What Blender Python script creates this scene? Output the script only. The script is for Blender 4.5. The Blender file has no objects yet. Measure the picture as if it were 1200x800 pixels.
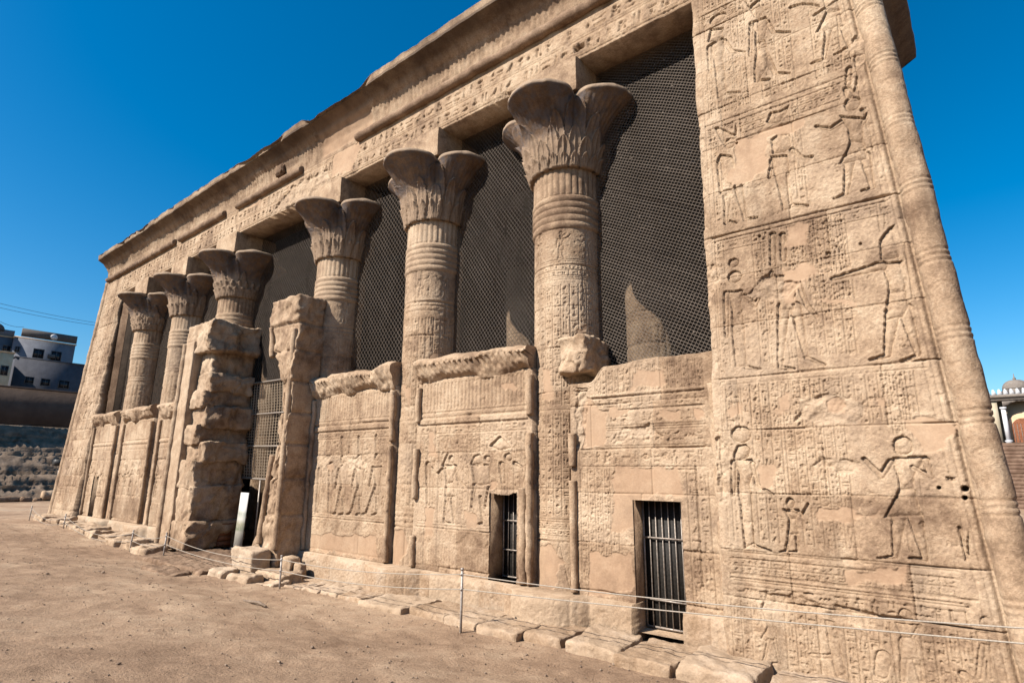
import bpy, math, random
import numpy as np
from mathutils import Matrix, Vector
R = math.radians
SC = bpy.context.scene
COL = SC.collection
# ------------------------------------------------------------------ camera
CAMP = (18.1699, -8.8383, 2.8663); YAW, PITCH, ROLL, FPX = -0.6807, 0.2251, 0.0083, 674.65
cd = bpy.data.cameras.new('camera'); cam = bpy.data.objects.new('camera', cd); COL.objects.link(cam)
_f = Vector((math.sin(YAW)*math.cos(PITCH), math.cos(YAW)*math.cos(PITCH), math.sin(PITCH)))
_r = Vector((math.cos(YAW), -math.sin(YAW), 0)); _u = _r.cross(_f)
_r2 = math.cos(ROLL)*_r + math.sin(ROLL)*_u; _u2 = -math.sin(ROLL)*_r + math.cos(ROLL)*_u
M = Matrix((( _r2.x, _u2.x, -_f.x, CAMP[0]), (_r2.y, _u2.y, -_f.y, CAMP[1]), (_r2.z, _u2.z, -_f.z, CAMP[2]), (0,0,0,1)))
cam.matrix_world = M
cd.sensor_width = 36; cd.sensor_fit = 'HORIZONTAL'; cd.lens = 36*FPX/1200.0
cd.clip_start = 0.1; cd.clip_end = 2000
SC.camera = cam
# ------------------------------------------------------------------ world, sun, exposure
SUN_EL, SUN_AZ = R(40.5), R(23)          # azimuth: to the left (-x) of the facade's normal (-y)
w = bpy.data.worlds.new('World'); SC.world = w; w.use_nodes = True
nt = w.node_tree; nt.nodes.clear()
sky = nt.nodes.new('ShaderNodeTexSky'); sky.sky_type = 'NISHITA'; sky.sun_disc = False
sky.sun_elevation = SUN_EL; sky.sun_rotation = R(180) + SUN_AZ
sky.altitude = 0; sky.air_density = 1.0; sky.dust_density = 0.8; sky.ozone_density = 3.0
hsv = nt.nodes.new('ShaderNodeHueSaturation'); hsv.inputs['Saturation'].default_value = 1.5; hsv.inputs['Hue'].default_value = 0.494
bg = nt.nodes.new('ShaderNodeBackground'); bg.inputs['Strength'].default_value = 0.078
wo = nt.nodes.new('ShaderNodeOutputWorld')
nt.links.new(sky.outputs[0], hsv.inputs['Color']); nt.links.new(hsv.outputs[0], bg.inputs[0]); nt.links.new(bg.outputs[0], wo.inputs[0])
sd = bpy.data.lights.new('sun', 'SUN'); sun = bpy.data.objects.new('sun', sd); COL.objects.link(sun)
sd.energy = 5.0; sd.angle = R(0.5); sd.color = (1.0, 0.93, 0.84)
sv = Vector((-math.sin(SUN_AZ)*math.cos(SUN_EL), -math.cos(SUN_AZ)*math.cos(SUN_EL), math.sin(SUN_EL)))
sun.rotation_euler = sv.to_track_quat('Z', 'Y').to_euler(); sun.location = sv*80
SC.view_settings.view_transform = 'Standard'; SC.view_settings.look = 'None'
SC.view_settings.exposure = 0.98; SC.view_settings.gamma = 1.0
SC.view_settings.use_curve_mapping = False
SC.cycles.diffuse_bounces = 1; SC.cycles.max_bounces = 8; SC.cycles.transparent_max_bounces = 12
FIG = {
 'anta': [[('c',17.394,7.392,0.072,17.428,6.881,0.035),('c',17.445,6.868,0.029,17.299,6.866,0.018)],[('c',17.188,7.363,0.074,17.099,6.886,0.036),('c',17.098,6.876,0.03,16.943,6.85,0.015)],[('p',17.237,7.719,17.405,7.617,17.429,7.344,17.05,7.378,17.182,7.579)],[('p',17.141,8.173,17.446,8.012,17.392,7.622,17.222,7.707,17.216,7.927)],[('e',17.324,8.304,0.11,0.12)],[('p',17.224,8.633,17.315,8.628,17.358,8.495,17.441,8.813,17.465,8.801,17.406,8.472,17.294,8.419,17.24,8.455),('c',17.344,8.919,0.045,17.305,8.671,0.045)],[('c',17.159,8.062,0.044,16.995,8.0,0.035),('c',16.995,8.0,0.032,16.815,8.124,0.023)],[('c',17.433,8.145,0.031,17.551,8.111,0.031),('c',17.551,8.111,0.027,17.434,7.945,0.037)],[('p',16.105,8.509,16.183,8.657,16.344,8.626,16.469,8.662,16.419,8.553,16.312,8.421,16.167,8.443)],[('p',16.152,8.163,16.297,8.23,16.434,8.155,16.442,7.94,16.348,7.861,16.158,7.895)],[('p',16.124,7.869,16.374,7.794,16.388,7.581,16.355,7.368,16.392,6.88,16.232,6.874,16.181,7.352,16.141,7.67)],[('c',16.365,6.924,0.033,16.584,6.849,0.016)],[('c',16.442,7.863,0.041,16.579,7.661,0.03),('c',16.579,7.661,0.03,16.711,7.63,0.023)],[('c',16.134,7.788,0.031,16.079,7.482,0.024)],[('p',15.257,8.749,15.331,8.744,15.554,8.513,15.596,8.496,15.629,8.69,15.637,8.418,15.437,8.353,15.385,8.394)],[('e',15.509,8.354,0.095,0.106)],[('p',15.277,8.105,15.338,8.206,15.528,8.093,15.568,7.877,15.495,7.544,15.357,7.591,15.337,7.879)],[('c',15.304,8.054,0.046,15.314,7.466,0.03)],[('c',15.426,7.567,0.074,15.359,6.905,0.033)],[('c',15.596,7.491,0.073,15.666,6.893,0.032)],[('c',15.665,6.882,0.032,15.856,6.864,0.017)],[('c',15.422,6.914,0.029,15.522,6.859,0.018)],[('e',15.449,10.946,0.155,0.101)],[('p',15.3,10.798,15.543,10.698,15.502,10.517,15.408,10.495,15.239,10.531)],[('p',15.268,10.479,15.531,10.501,15.531,10.227,15.477,10.075,15.519,9.767,15.507,9.317,15.357,9.282,15.343,9.855,15.326,10.117)],[('c',15.265,10.424,0.047,15.253,9.9,0.033)],[('c',15.541,10.404,0.043,15.644,10.131,0.032),('c',15.644,10.131,0.032,15.856,10.001,0.022)],[('c',15.508,9.324,0.032,15.735,9.246,0.018)],[('p',15.925,11.066,16.0,10.873,16.251,10.976,16.225,10.63,16.136,10.557,16.069,10.614)],[('p',15.979,10.558,16.259,10.521,16.272,10.319,16.186,10.086,16.036,10.134,16.063,10.331)],[('c',16.199,9.7,0.06,16.309,9.357,0.035),('c',16.307,9.341,0.029,16.523,9.241,0.017)],[('p',16.036,10.134,16.198,10.062,16.233,9.785,16.2,9.529,16.034,9.307,15.98,9.333,15.985,9.604,16.031,9.857),('c',16.036,9.333,0.027,16.222,9.267,0.018)],[('c',16.004,10.507,0.041,15.949,9.899,0.031)],[('c',16.277,10.386,0.037,16.341,10.14,0.03),('c',16.341,10.14,0.03,16.584,10.004,0.023)],[('c',17.344,9.739,0.059,17.382,9.304,0.029),('c',17.358,9.295,0.024,17.179,9.254,0.013)],[('c',17.146,9.788,0.06,17.036,9.265,0.03),('c',17.035,9.253,0.027,16.84,9.257,0.014)],[('p',17.139,10.105,17.349,10.03,17.388,9.714,17.179,9.753,16.962,9.792)],[('p',17.1,10.483,17.376,10.311,17.349,10.03,17.139,10.105)],[('c',17.32,10.229,0.027,16.967,10.123,0.023)],[('c',17.029,10.255,0.037,16.816,10.435,0.026),('c',16.816,10.435,0.026,16.636,10.474,0.021)],[('c',17.611,5.015,0.091,17.67,4.411,0.038),('c',17.667,4.386,0.028,17.489,4.337,0.019)],[('c',17.461,5.004,0.093,17.338,4.434,0.046),('c',17.321,4.421,0.033,17.135,4.393,0.02)],[('p',17.442,5.291,17.641,5.27,17.644,5.046,17.572,4.93,17.36,4.909,17.4,5.128)],[('p',17.41,5.724,17.778,5.687,17.714,5.519,17.627,5.273,17.446,5.271,17.441,5.502)],[('p',17.408,5.764,17.424,6.058,17.55,6.204,17.763,6.316,17.616,5.753)],[('c',17.415,5.683,0.069,16.805,5.619,0.03)],[('c',17.773,5.639,0.04,17.78,5.336,0.036),('c',17.78,5.336,0.032,17.736,5.012,0.035)],[('c',16.058,6.507,0.05,16.022,6.027,0.049)],[('c',16.198,6.469,0.049,16.179,6.077,0.048)],[('c',16.282,5.291,0.085,16.362,4.554,0.037),('c',16.359,4.515,0.033,16.587,4.381,0.018)],[('c',16.119,5.321,0.094,16.004,4.418,0.038),('c',16.01,4.405,0.034,16.188,4.37,0.019)],[('p',15.951,5.867,16.36,5.778,16.261,5.254,16.079,5.286,16.046,5.588)],[('c',16.338,5.74,0.047,16.428,5.306,0.034),('c',16.428,5.306,0.034,16.55,5.102,0.026)],[('e',15.438,6.185,0.087,0.079)],[('e',15.44,5.943,0.112,0.104)],[('p',15.314,5.734,15.562,5.707,15.506,5.475,15.541,5.078,15.533,4.469,15.363,4.488,15.337,5.066,15.358,5.413)],[('c',15.52,4.458,0.032,15.73,4.407,0.02)],[('c',15.291,5.694,0.052,15.258,4.991,0.034)],[('c',15.575,5.594,0.046,15.716,5.428,0.037),('c',15.716,5.428,0.037,15.993,5.902,0.033)],[('e',15.381,3.459,0.146,0.129)],[('p',15.315,3.3,15.441,3.316,15.504,3.24,15.47,3.13,15.371,3.084,15.258,3.062,15.251,3.174)],[('p',15.246,3.09,15.522,3.102,15.524,2.924,15.457,2.734,15.483,2.521,15.46,1.92,15.324,1.853,15.302,2.435,15.278,2.704,15.303,2.896)],[('c',15.243,3.048,0.045,15.215,2.594,0.033)],[('c',15.518,3.033,0.038,15.551,2.736,0.029),('c',15.551,2.736,0.027,15.763,2.609,0.018)],[('c',15.441,1.906,0.026,15.681,1.85,0.015)],[('c',16.034,2.113,0.029,16.028,1.891,0.019),('c',16.014,1.878,0.015,15.917,1.862,0.01)],[('c',15.944,2.107,0.03,15.887,1.892,0.02),('c',15.881,1.874,0.015,15.793,1.847,0.01)],[('p',15.944,2.295,16.043,2.3,16.063,2.09,15.917,2.08)],[('p',15.887,2.419,16.097,2.428,16.037,2.287,15.951,2.283)],[('e',15.986,2.5,0.055,0.07)],[('c',16.083,2.402,0.02,16.114,2.341,0.017),('c',16.114,2.341,0.015,16.211,2.495,0.015)],[('c',15.899,2.407,0.02,16.066,2.351,0.015)],[('c',17.398,2.402,0.084,17.446,1.916,0.039),('c',17.448,1.898,0.03,17.287,1.901,0.018)],[('c',17.227,2.369,0.081,17.146,1.935,0.04),('c',17.142,1.902,0.031,16.957,1.871,0.018)],[('p',17.266,2.711,17.445,2.715,17.465,2.405,17.065,2.361,17.198,2.587)],[('p',17.247,3.11,17.597,3.119,17.542,3.009,17.455,2.886,17.435,2.715,17.266,2.711,17.272,2.86,17.243,2.984)],[('e',17.371,3.248,0.107,0.121)],[('c',17.218,3.047,0.042,17.099,2.87,0.038),('c',17.099,2.87,0.035,16.931,3.088,0.029)],[('c',17.587,3.07,0.04,17.617,2.863,0.033),('c',17.617,2.863,0.031,17.446,2.984,0.027)],[('p',17.766,2.865,17.96,2.867,17.954,2.82,17.78,2.817)],[('c',17.818,2.286,0.017,17.837,1.929,0.016)],[('c',17.922,2.292,0.016,17.846,1.93,0.012)]],
 'antabase': [[('c',15.594,1.313,0.022,15.569,1.182,0.031),('e',15.564,1.12,0.047,0.047)],[('p',15.494,1.117,15.66,1.149,15.643,1.011,15.678,0.868,15.689,0.722,15.526,0.68,15.466,0.715,15.572,0.881)],[('c',15.574,0.703,0.03,15.494,0.454,0.018),('c',15.493,0.439,0.015,15.413,0.416,0.009)],[('c',15.652,0.716,0.03,15.69,0.433,0.018),('c',15.677,0.453,0.015,15.6,0.439,0.009)],[('e',16.315,1.152,0.045,0.045)],[('p',16.28,1.076,16.404,1.066,16.434,0.82,16.467,0.472,16.356,0.429,16.311,0.66)],[('c',16.084,0.619,0.028,16.309,0.646,0.033),('c',16.096,0.594,0.02,16.112,0.458,0.02)],[('e',17.169,1.247,0.072,0.077)],[('c',17.124,0.963,0.056,17.063,0.539,0.03)],[('c',17.206,0.951,0.055,17.243,0.576,0.029)],[('p',17.104,0.999,17.238,1.021,17.253,0.793,17.062,0.745)],[('p',17.049,1.163,17.302,1.162,17.231,1.007,17.102,0.986)],[('c',17.301,1.154,0.022,17.212,1.004,0.02)],[('c',16.891,0.739,0.088,16.848,0.574,0.077)],[('e',17.92,1.294,0.051,0.051)],[('p',17.819,1.179,18.051,1.192,17.927,1.037,17.841,1.022)],[('c',17.862,1.026,0.037,17.788,0.71,0.027)],[('c',17.905,1.034,0.027,17.884,0.729,0.027)],[('c',18.04,1.185,0.018,17.985,1.011,0.016)],[('c',17.649,0.707,0.046,17.665,0.661,0.046)]],
 's2': [[('c',8.995,2.386,0.056,8.923,1.852,0.028),('c',8.924,1.839,0.024,9.117,1.83,0.016)],[('c',9.14,2.39,0.056,9.221,1.852,0.027)],[('p',8.933,2.67,9.152,2.674,9.227,2.376,8.914,2.35)],[('p',8.84,3.045,9.257,3.044,9.152,2.674,8.934,2.636,8.901,2.823)],[('e',9.083,3.147,0.082,0.09)],[('c',8.964,3.269,0.029,8.816,3.028,0.029)],[('c',9.235,2.994,0.036,9.294,2.726,0.032),('c',9.294,2.726,0.028,9.534,2.581,0.019)],[('c',8.868,2.994,0.033,8.625,2.821,0.025),('c',8.625,2.821,0.025,8.488,2.976,0.021)],[('c',8.355,3.029,0.086,8.404,2.197,0.059)],[('p',9.634,3.026,9.743,3.225,9.923,3.272,10.019,3.058)],[('p',9.68,3.026,10.173,3.058,10.226,2.642,9.875,2.604,9.76,2.667)],[('c',9.785,2.602,0.054,9.71,2.118,0.027)],[('c',9.97,2.382,0.045,10.027,1.882,0.026),('c',10.019,1.875,0.022,9.897,1.849,0.015)],[('c',10.184,2.578,0.037,10.085,2.166,0.026)],[('c',10.518,3.025,0.08,10.565,2.711,0.058)],[('e',10.683,3.182,0.101,0.087)],[('c',10.849,3.055,0.05,11.011,2.993,0.035)],[('e',10.127,3.155,0.091,0.076)],[('p',10.165,3.415,10.465,3.619,10.764,3.37,10.428,3.313)]],
 's1': [[('c',5.159,2.485,0.079,4.969,1.851,0.037),('c',4.971,1.835,0.031,4.78,1.795,0.021)],[('c',5.247,2.328,0.078,5.296,1.878,0.041),('c',5.273,1.842,0.031,5.107,1.799,0.021)],[('p',4.947,2.947,5.375,2.968,5.334,2.508,5.3,2.231,5.074,2.224,5.103,2.544)],[('e',5.113,3.192,0.107,0.118)],[('c',5.072,3.356,0.043,5.025,3.73,0.054)],[('c',4.964,2.927,0.043,4.869,2.459,0.032)],[('c',5.861,2.499,0.075,5.604,1.88,0.035),('c',5.605,1.865,0.03,5.424,1.826,0.02)],[('c',5.943,2.347,0.075,5.978,1.909,0.039),('c',5.956,1.874,0.029,5.799,1.832,0.02)],[('p',5.664,2.968,6.068,2.988,6.025,2.541,5.99,2.271,5.776,2.265,5.807,2.576)],[('e',5.823,3.206,0.102,0.112)],[('c',5.786,3.365,0.041,5.746,3.728,0.052)],[('c',5.68,2.948,0.041,5.585,2.494,0.031)],[('c',6.543,2.513,0.072,6.231,1.909,0.034),('c',6.233,1.895,0.029,6.06,1.856,0.02)],[('c',6.618,2.365,0.071,6.634,1.939,0.038),('c',6.613,1.905,0.028,6.465,1.865,0.019)],[('p',6.359,2.999,6.739,3.018,6.695,2.584,6.659,2.322,6.457,2.316,6.489,2.618)],[('e',6.511,3.23,0.098,0.108)],[('c',6.477,3.385,0.039,6.443,3.738,0.05)],[('c',6.373,2.98,0.039,6.279,2.539,0.029)],[('c',4.617,3.009,0.121,4.701,1.851,0.074)],[('c',4.111,2.925,0.102,4.118,1.845,0.066)]],
 'antapatch': [[('p',15.613,8.325,16.1,8.431,16.639,8.36,16.655,8.198,16.463,8.124,16.148,8.192,16.078,7.693,15.799,7.481,15.357,7.591,15.516,7.895,15.565,8.119)],[('p',16.273,6.538,16.44,6.735,16.571,6.542,16.538,6.162,16.252,6.278)],[('p',16.147,5.911,16.481,5.92,16.814,5.719,16.385,5.646,16.318,5.285,16.101,5.324,16.09,5.665)],[('p',16.608,5.354,17.009,5.317,17.029,5.196,16.732,5.21)],[('p',17.389,3.593,18.013,3.56,17.968,3.367,17.786,3.177,17.603,3.168,17.48,3.359)],[('p',15.2,3.837,15.372,3.929,15.5,3.793,15.469,3.693,15.218,3.706)],[('p',15.922,3.979,16.101,4.052,16.136,3.779,15.923,3.694)],[('p',16.527,3.874,16.69,3.933,16.833,3.829,16.788,3.681,16.542,3.695)],[('p',17.109,3.901,17.282,3.91,17.297,3.708,17.07,3.722)],[('p',15.556,3.009,15.804,3.032,15.802,2.714,15.616,2.687)],[('p',16.343,2.448,17.027,2.446,17.058,2.303,16.33,2.306)],[('p',16.535,1.718,17.243,1.818,17.217,1.594,16.557,1.547)]],
 's2patch': [[('p',8.307,2.091,8.637,2.121,8.596,1.502,8.334,1.483)],[('p',9.552,2.079,9.889,2.126,9.889,1.827,9.587,1.746)],[('p',8.308,3.817,8.497,3.738,8.602,3.239,8.342,3.242)],[('p',10.225,2.706,10.48,2.772,10.482,2.616,10.249,2.58)],[('p',8.621,5.732,9.008,5.801,9.232,5.612,9.137,5.308,8.692,5.44)],[('p',10.457,4.685,10.824,4.723,10.915,4.539,10.553,4.497)]],
 's1patch': [[('p',3.937,1.286,6.651,1.389,6.765,0.865,4.002,0.862)],[('p',4.316,3.06,4.772,3.147,4.73,2.883)]],
 's3patch': [[('p',13.071,3.055,14.26,3.018,14.3,2.541,13.435,2.417,13.455,1.993,12.991,1.898)],[('p',12.563,4.309,12.978,3.911,12.918,3.338,12.453,3.312,12.375,3.794)],[('p',13.489,4.597,14.173,4.597,14.157,4.322,13.477,4.309)],[('p',13.023,4.017,13.426,4.027,13.458,3.848,13.017,3.851)],[('p',13.99,3.922,14.347,3.901,14.337,3.735,13.981,3.752)],[('p',14.557,3.954,14.791,3.939,14.777,3.745,14.576,3.723)],[('p',12.578,1.533,13.401,1.603,13.373,0.972,12.478,0.795)]],
}
# ------------------------------------------------------------------ noise
def _h(ix, iy, iz, s):
    n = (ix.astype(np.int64)*374761393 + iy.astype(np.int64)*668265263 + iz.astype(np.int64)*2147483647 + s*974634777) & 0xffffffff
    n = ((n ^ (n >> 13))*1274126177) & 0xffffffff
    n = ((n ^ (n >> 16))*2246822519) & 0xffffffff
    return ((n ^ (n >> 15)) & 0xffffff)/float(0xffffff)*2-1
def vn(x, y, z, f, s=0):
    x = np.asarray(x, float)*f+31.7; y = np.asarray(y, float)*f+17.3; z = np.asarray(z, float)*f+5.9
    x, y, z = np.broadcast_arrays(x, y, z)
    ix = np.floor(x); iy = np.floor(y); iz = np.floor(z)
    u = x-ix; v = y-iy; t = z-iz
    u = u*u*(3-2*u); v = v*v*(3-2*v); t = t*t*(3-2*t)
    def g(a, b, c): return _h(ix+a, iy+b, iz+c, s)
    a = g(0,0,0)*(1-u)+g(1,0,0)*u; b = g(0,1,0)*(1-u)+g(1,1,0)*u
    c = g(0,0,1)*(1-u)+g(1,0,1)*u; d = g(0,1,1)*(1-u)+g(1,1,1)*u
    return (a*(1-v)+b*v)*(1-t)+(c*(1-v)+d*v)*t
def fbm(x, y, z, f, o=4, s=0, g=.5):
    r = 0; a = 1; n = 0
    for k in range(o):
        r = r + a*vn(x, y, z, f*2**k, s+k*7); n += a; a *= g
    return r/n
def ss(a, b, x):
    t = np.clip((x-a)/(b-a), 0, 1); return t*t*(3-2*t)
# ------------------------------------------------------------------ objects
def setp(o, label=None, cat=None, group=None, kind=None):
    if label: o['label'] = label
    if cat: o['category'] = cat
    if group: o['group'] = group
    if kind: o['kind'] = kind
    return o
def empty(name, loc=(0,0,0), label=None, cat=None, group=None, parent=None):
    o = bpy.data.objects.new(name, None); COL.objects.link(o); o.location = loc
    if parent: o.parent = parent
    o.empty_display_size = .3
    return setp(o, label, cat, group)
def link(name, me, mat=None, parent=None, smooth=False):
    o = bpy.data.objects.new(name, me); COL.objects.link(o)
    if mat: me.materials.append(mat)
    if smooth: me.polygons.foreach_set('use_smooth', np.ones(len(me.polygons), bool))
    if parent: o.parent = parent
    return o
class MB:                                   # collects vertices and faces for one mesh
    def __init__(s): s.v = []; s.q = []; s.n = 0; s.at = {}; s.ex = []
    def add(s, V, F, at=None):              # V (n,3), F list/array of quads or tris
        V = np.asarray(V, float).reshape(-1, 3); F = np.asarray(F, int)
        s.v.append(V)
        if F.shape[1] == 3: F = np.c_[F, -np.ones(len(F), int)-s.n]
        s.q.append(F+s.n)
        s.ex.append((len(V), at or {})); s.n += len(V)
        return s
    def grid(s, P, keep=None, at=None, wu=False, flip=False):
        nv, nu = P.shape[:2]; idx = np.arange(nv*nu).reshape(nv, nu)
        if wu: idx = np.c_[idx, idx[:, :1]]
        a = idx[:-1, :-1]; b = idx[:-1, 1:]; c = idx[1:, 1:]; d = idx[1:, :-1]
        F = np.stack([a, b, c, d] if not flip else [a, d, c, b], -1).reshape(-1, 4)
        if keep is not None: F = F[keep.reshape(-1)]
        A = {k: v.reshape(-1) for k, v in (at or {}).items()}
        return s.add(P.reshape(-1, 3), F, A)
    def box(s, x0, x1, y0, y1, z0, z1):
        V = [(x0,y0,z0),(x1,y0,z0),(x1,y1,z0),(x0,y1,z0),(x0,y0,z1),(x1,y0,z1),(x1,y1,z1),(x0,y1,z1)]
        return s.hexa(V)
    def hexa(s, V):
        return s.add(V, [(0,3,2,1),(4,5,6,7),(0,1,5,4),(1,2,6,5),(2,3,7,6),(3,0,4,7)])
    def tube(s, pts, r, n=8, cap=True):
        pts = [Vector(p) for p in pts]; rs = r if isinstance(r, (list, tuple)) else [r]*len(pts)
        V = []; 
        for i, p in enumerate(pts):
            d = (pts[min(i+1, len(pts)-1)]-pts[max(i-1, 0)]).normalized()
            a = d.cross(Vector((0,0,1))); 
            if a.length < .05: a = Vector((1,0,0))
            a.normalize(); b = d.cross(a)
            for k in range(n):
                t = 2*math.pi*k/n; V.append(tuple(p+rs[i]*(a*math.cos(t)+b*math.sin(t))))
        F = []
        for i in range(len(pts)-1):
            for k in range(n):
                F.append((i*n+k, i*n+(k+1) % n, (i+1)*n+(k+1) % n, (i+1)*n+k))
        if cap:
            c0 = len(V); V.append(tuple(pts[0])); V.append(tuple(pts[-1]))
            F += [(c0, (k+1) % n, k, c0) for k in range(n)]
            F += [(c0+1, (len(pts)-1)*n+k, (len(pts)-1)*n+(k+1) % n, c0+1) for k in range(n)]
            F4 = [f for f in F if f[0] != f[3]]; F3 = [f[:3] for f in F if f[0] == f[3]]
            n0 = s.n; s.add(V, F4); F3 = np.array(F3)+n0-s.n
            s.q.append(np.c_[F3+s.n, -np.ones(len(F3), int)]); return s
        return s.add(V, F)
    def build(s, name, mat=None, parent=None, smooth=False):
        V = np.concatenate(s.v); Q = np.concatenate(s.q)
        tri = Q[:, 3] < 0
        me = bpy.data.meshes.new(name)
        nl = int((~tri).sum()*4+tri.sum()*3)
        me.vertices.add(len(V)); me.vertices.foreach_set('co', V.astype(np.float32).ravel())
        tot = np.where(tri, 3, 4); st = np.concatenate([[0], np.cumsum(tot)[:-1]])
        loops = Q.ravel()[(Q.ravel() >= 0)] if tri.any() else Q.ravel()
        me.loops.add(nl); me.loops.foreach_set('vertex_index', loops.astype(np.int32))
        me.polygons.add(len(Q)); me.polygons.foreach_set('loop_start', st.astype(np.int32)); me.polygons.foreach_set('loop_total', tot.astype(np.int32))
        keys = set(k for _, a in s.ex for k in a)
        for k in keys:
            arr = np.concatenate([a.get(k, np.zeros(n)) if k in a else np.zeros(n) for n, a in s.ex])
            at = me.attributes.new(k, 'FLOAT', 'POINT'); at.data.foreach_set('value', arr.astype(np.float32))
        me.update(calc_edges=True); me.validate()
        return link(name, me, mat, parent, smooth)
# ------------------------------------------------------------------ materials
def mat(name): 
    m = bpy.data.materials.new(name); m.use_nodes = True; nt = m.node_tree
    b = nt.nodes['Principled BSDF']; return m, nt, b
def ramp(nt, fac, stops):
    n = nt.nodes.new('ShaderNodeValToRGB'); nt.links.new(fac, n.inputs[0]); cr = n.color_ramp
    while len(cr.elements) < len(stops): cr.elements.new(.5)
    for e, (p, c) in zip(cr.elements, stops): e.position = p; e.color = (*c, 1) if len(c) == 3 else c
    return n.outputs[0]
def noise(nt, scale, detail=5, rough=.6, coord=None, dist=0):
    n = nt.nodes.new('ShaderNodeTexNoise'); n.inputs['Scale'].default_value = scale; n.inputs['Detail'].default_value = detail
    n.inputs['Roughness'].default_value = rough; n.inputs['Distortion'].default_value = dist
    if coord is not None: nt.links.new(coord, n.inputs['Vector'])
    return n.outputs['Fac']
def mix(nt, fac, a, b, mode='MIX'):
    n = nt.nodes.new('ShaderNodeMix'); n.data_type = 'RGBA'; n.blend_type = mode
    for s, v in ((n.inputs[0], fac), (n.inputs[6], a), (n.inputs[7], b)):
        if isinstance(v, (int, float)): s.default_value = v
        elif isinstance(v, tuple): s.default_value = (*v, 1)
        else: nt.links.new(v, s)
    return n.outputs[2]
def mth(nt, op, a, b=None, clamp=False):
    n = nt.nodes.new('ShaderNodeMath'); n.operation = op; n.use_clamp = clamp
    for s, v in zip(n.inputs, (a, b)):
        if v is None: continue
        if isinstance(v, (int, float)): s.default_value = v
        else: nt.links.new(v, s)
    return n.outputs[0]
def attr(nt, name):
    n = nt.nodes.new('ShaderNodeAttribute'); n.attribute_name = name; return n.outputs['Fac']
def geo(nt): return nt.nodes.new('ShaderNodeNewGeometry').outputs['Position']
def scaled(nt, co, s):
    n = nt.nodes.new('ShaderNodeVectorMath'); n.operation = 'MULTIPLY'; nt.links.new(co, n.inputs[0]); n.inputs[1].default_value = s; return n.outputs[0]
def bump(nt, b, h, dist=.01, st=1.0):
    n = nt.nodes.new('ShaderNodeBump'); n.inputs['Distance'].default_value = dist; n.inputs['Strength'].default_value = st
    nt.links.new(h, n.inputs['Height']); nt.links.new(n.outputs[0], b.inputs['Normal'])
def stone(name, dark, mid, light, k=1.0, bumpd=.022, patchc=(.325,.212,.134)):
    m, nt, b = mat(name); co = geo(nt)
    big = noise(nt, .55*k, 6, .62, co); med = noise(nt, 3.1*k, 7, .68, co, .3); fin = noise(nt, 26*k, 6, .7, co)
    s = mth(nt, 'ADD', mth(nt, 'MULTIPLY', big, .55), mth(nt, 'MULTIPLY', med, .45))
    c = ramp(nt, s, [(.39, dark), (.49, mid), (.60, light)])
    # vertical streaks of wind-blown dirt and old stains
    st = noise(nt, 1.6, 5, .6, scaled(nt, co, (2.2, 2.2, .22)))
    c = mix(nt, ramp(nt, st, [(.52, (0,0,0)), (.72, (.5,.5,.5))]), c, tuple(v*.62 for v in dark))
    c = mix(nt, mth(nt, 'MULTIPLY', ramp(nt, fin, [(.38, (1,1,1)), (.56, (0,0,0))]), .32), c, tuple(v*.55 for v in dark))
    c = mix(nt, mth(nt, 'MULTIPLY', ramp(nt, fin, [(.55, (0,0,0)), (.72, (1,1,1))]), .25), c, tuple(min(.8, v*1.25) for v in light))
    # per-block tone
    tone = attr(nt, 'tone')
    c = mix(nt, mth(nt, 'MULTIPLY', tone, 1.0, True), c, (.46,.36,.26))
    c = mix(nt, mth(nt, 'MULTIPLY', mth(nt, 'MULTIPLY', tone, -1.0), 1.0, True), c, (.115,.07,.042))
    # plaster repairs (orange, smooth)
    pn = noise(nt, 5, 5, .6, co)
    pc = mix(nt, pn, tuple(v*.86 for v in patchc), tuple(v*1.14 for v in patchc))
    c = mix(nt, mth(nt, 'MULTIPLY', attr(nt, 'patch'), ramp(nt, noise(nt, 2.2, 5, .6, co), [(.3, (.35,.35,.35)), (.65, (.8,.8,.8))])), c, pc)
    c = mix(nt, attr(nt, 'soot'), c, (.045,.029,.021))  # painted shade for reveals, soffits and undersides, along with some soot and stains
    c = mix(nt, mth(nt, 'MULTIPLY', attr(nt, 'paint'), ramp(nt, noise(nt, 6, 4, .6, co), [(.42, (0,0,0)), (.6, (1,1,1))])), c, (.085,.083,.092))
    nt.links.new(c, b.inputs['Base Color']); b.inputs['Roughness'].default_value = .92
    b.inputs['Specular IOR Level'].default_value = .2
    bh = mth(nt, 'ADD', mth(nt, 'MULTIPLY', med, .9), mth(nt, 'ADD', mth(nt, 'MULTIPLY', fin, .75), mth(nt, 'MULTIPLY', noise(nt, 80, 3, .6, co), .25)))
    bh = mth(nt, 'MULTIPLY', bh, mth(nt, 'SUBTRACT', 1.0, mth(nt, 'MULTIPLY', attr(nt, 'patch'), .7)))
    bump(nt, b, bh, bumpd)
    return m
SAND = stone('sandstone', (.170,.108,.068), (.335,.231,.148), (.455,.34,.232))
SANDP = stone('sandstone_pale', (.24,.158,.095), (.34,.238,.155), (.43,.33,.24))
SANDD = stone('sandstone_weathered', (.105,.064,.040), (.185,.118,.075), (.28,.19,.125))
def simple(name, c0, c1, sc=4, rough=.8, metal=0, bumpd=0, det=5):
    m, nt, b = mat(name); co = geo(nt); n = noise(nt, sc, det, .6, co)
    nt.links.new(ramp(nt, n, [(.35, c0), (.65, c1)]), b.inputs['Base Color'])
    b.inputs['Roughness'].default_value = rough; b.inputs['Metallic'].default_value = metal
    b.inputs['Specular IOR Level'].default_value = .25
    if bumpd: bump(nt, b, noise(nt, sc*4, 5, .65, co), bumpd)
    return m
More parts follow.
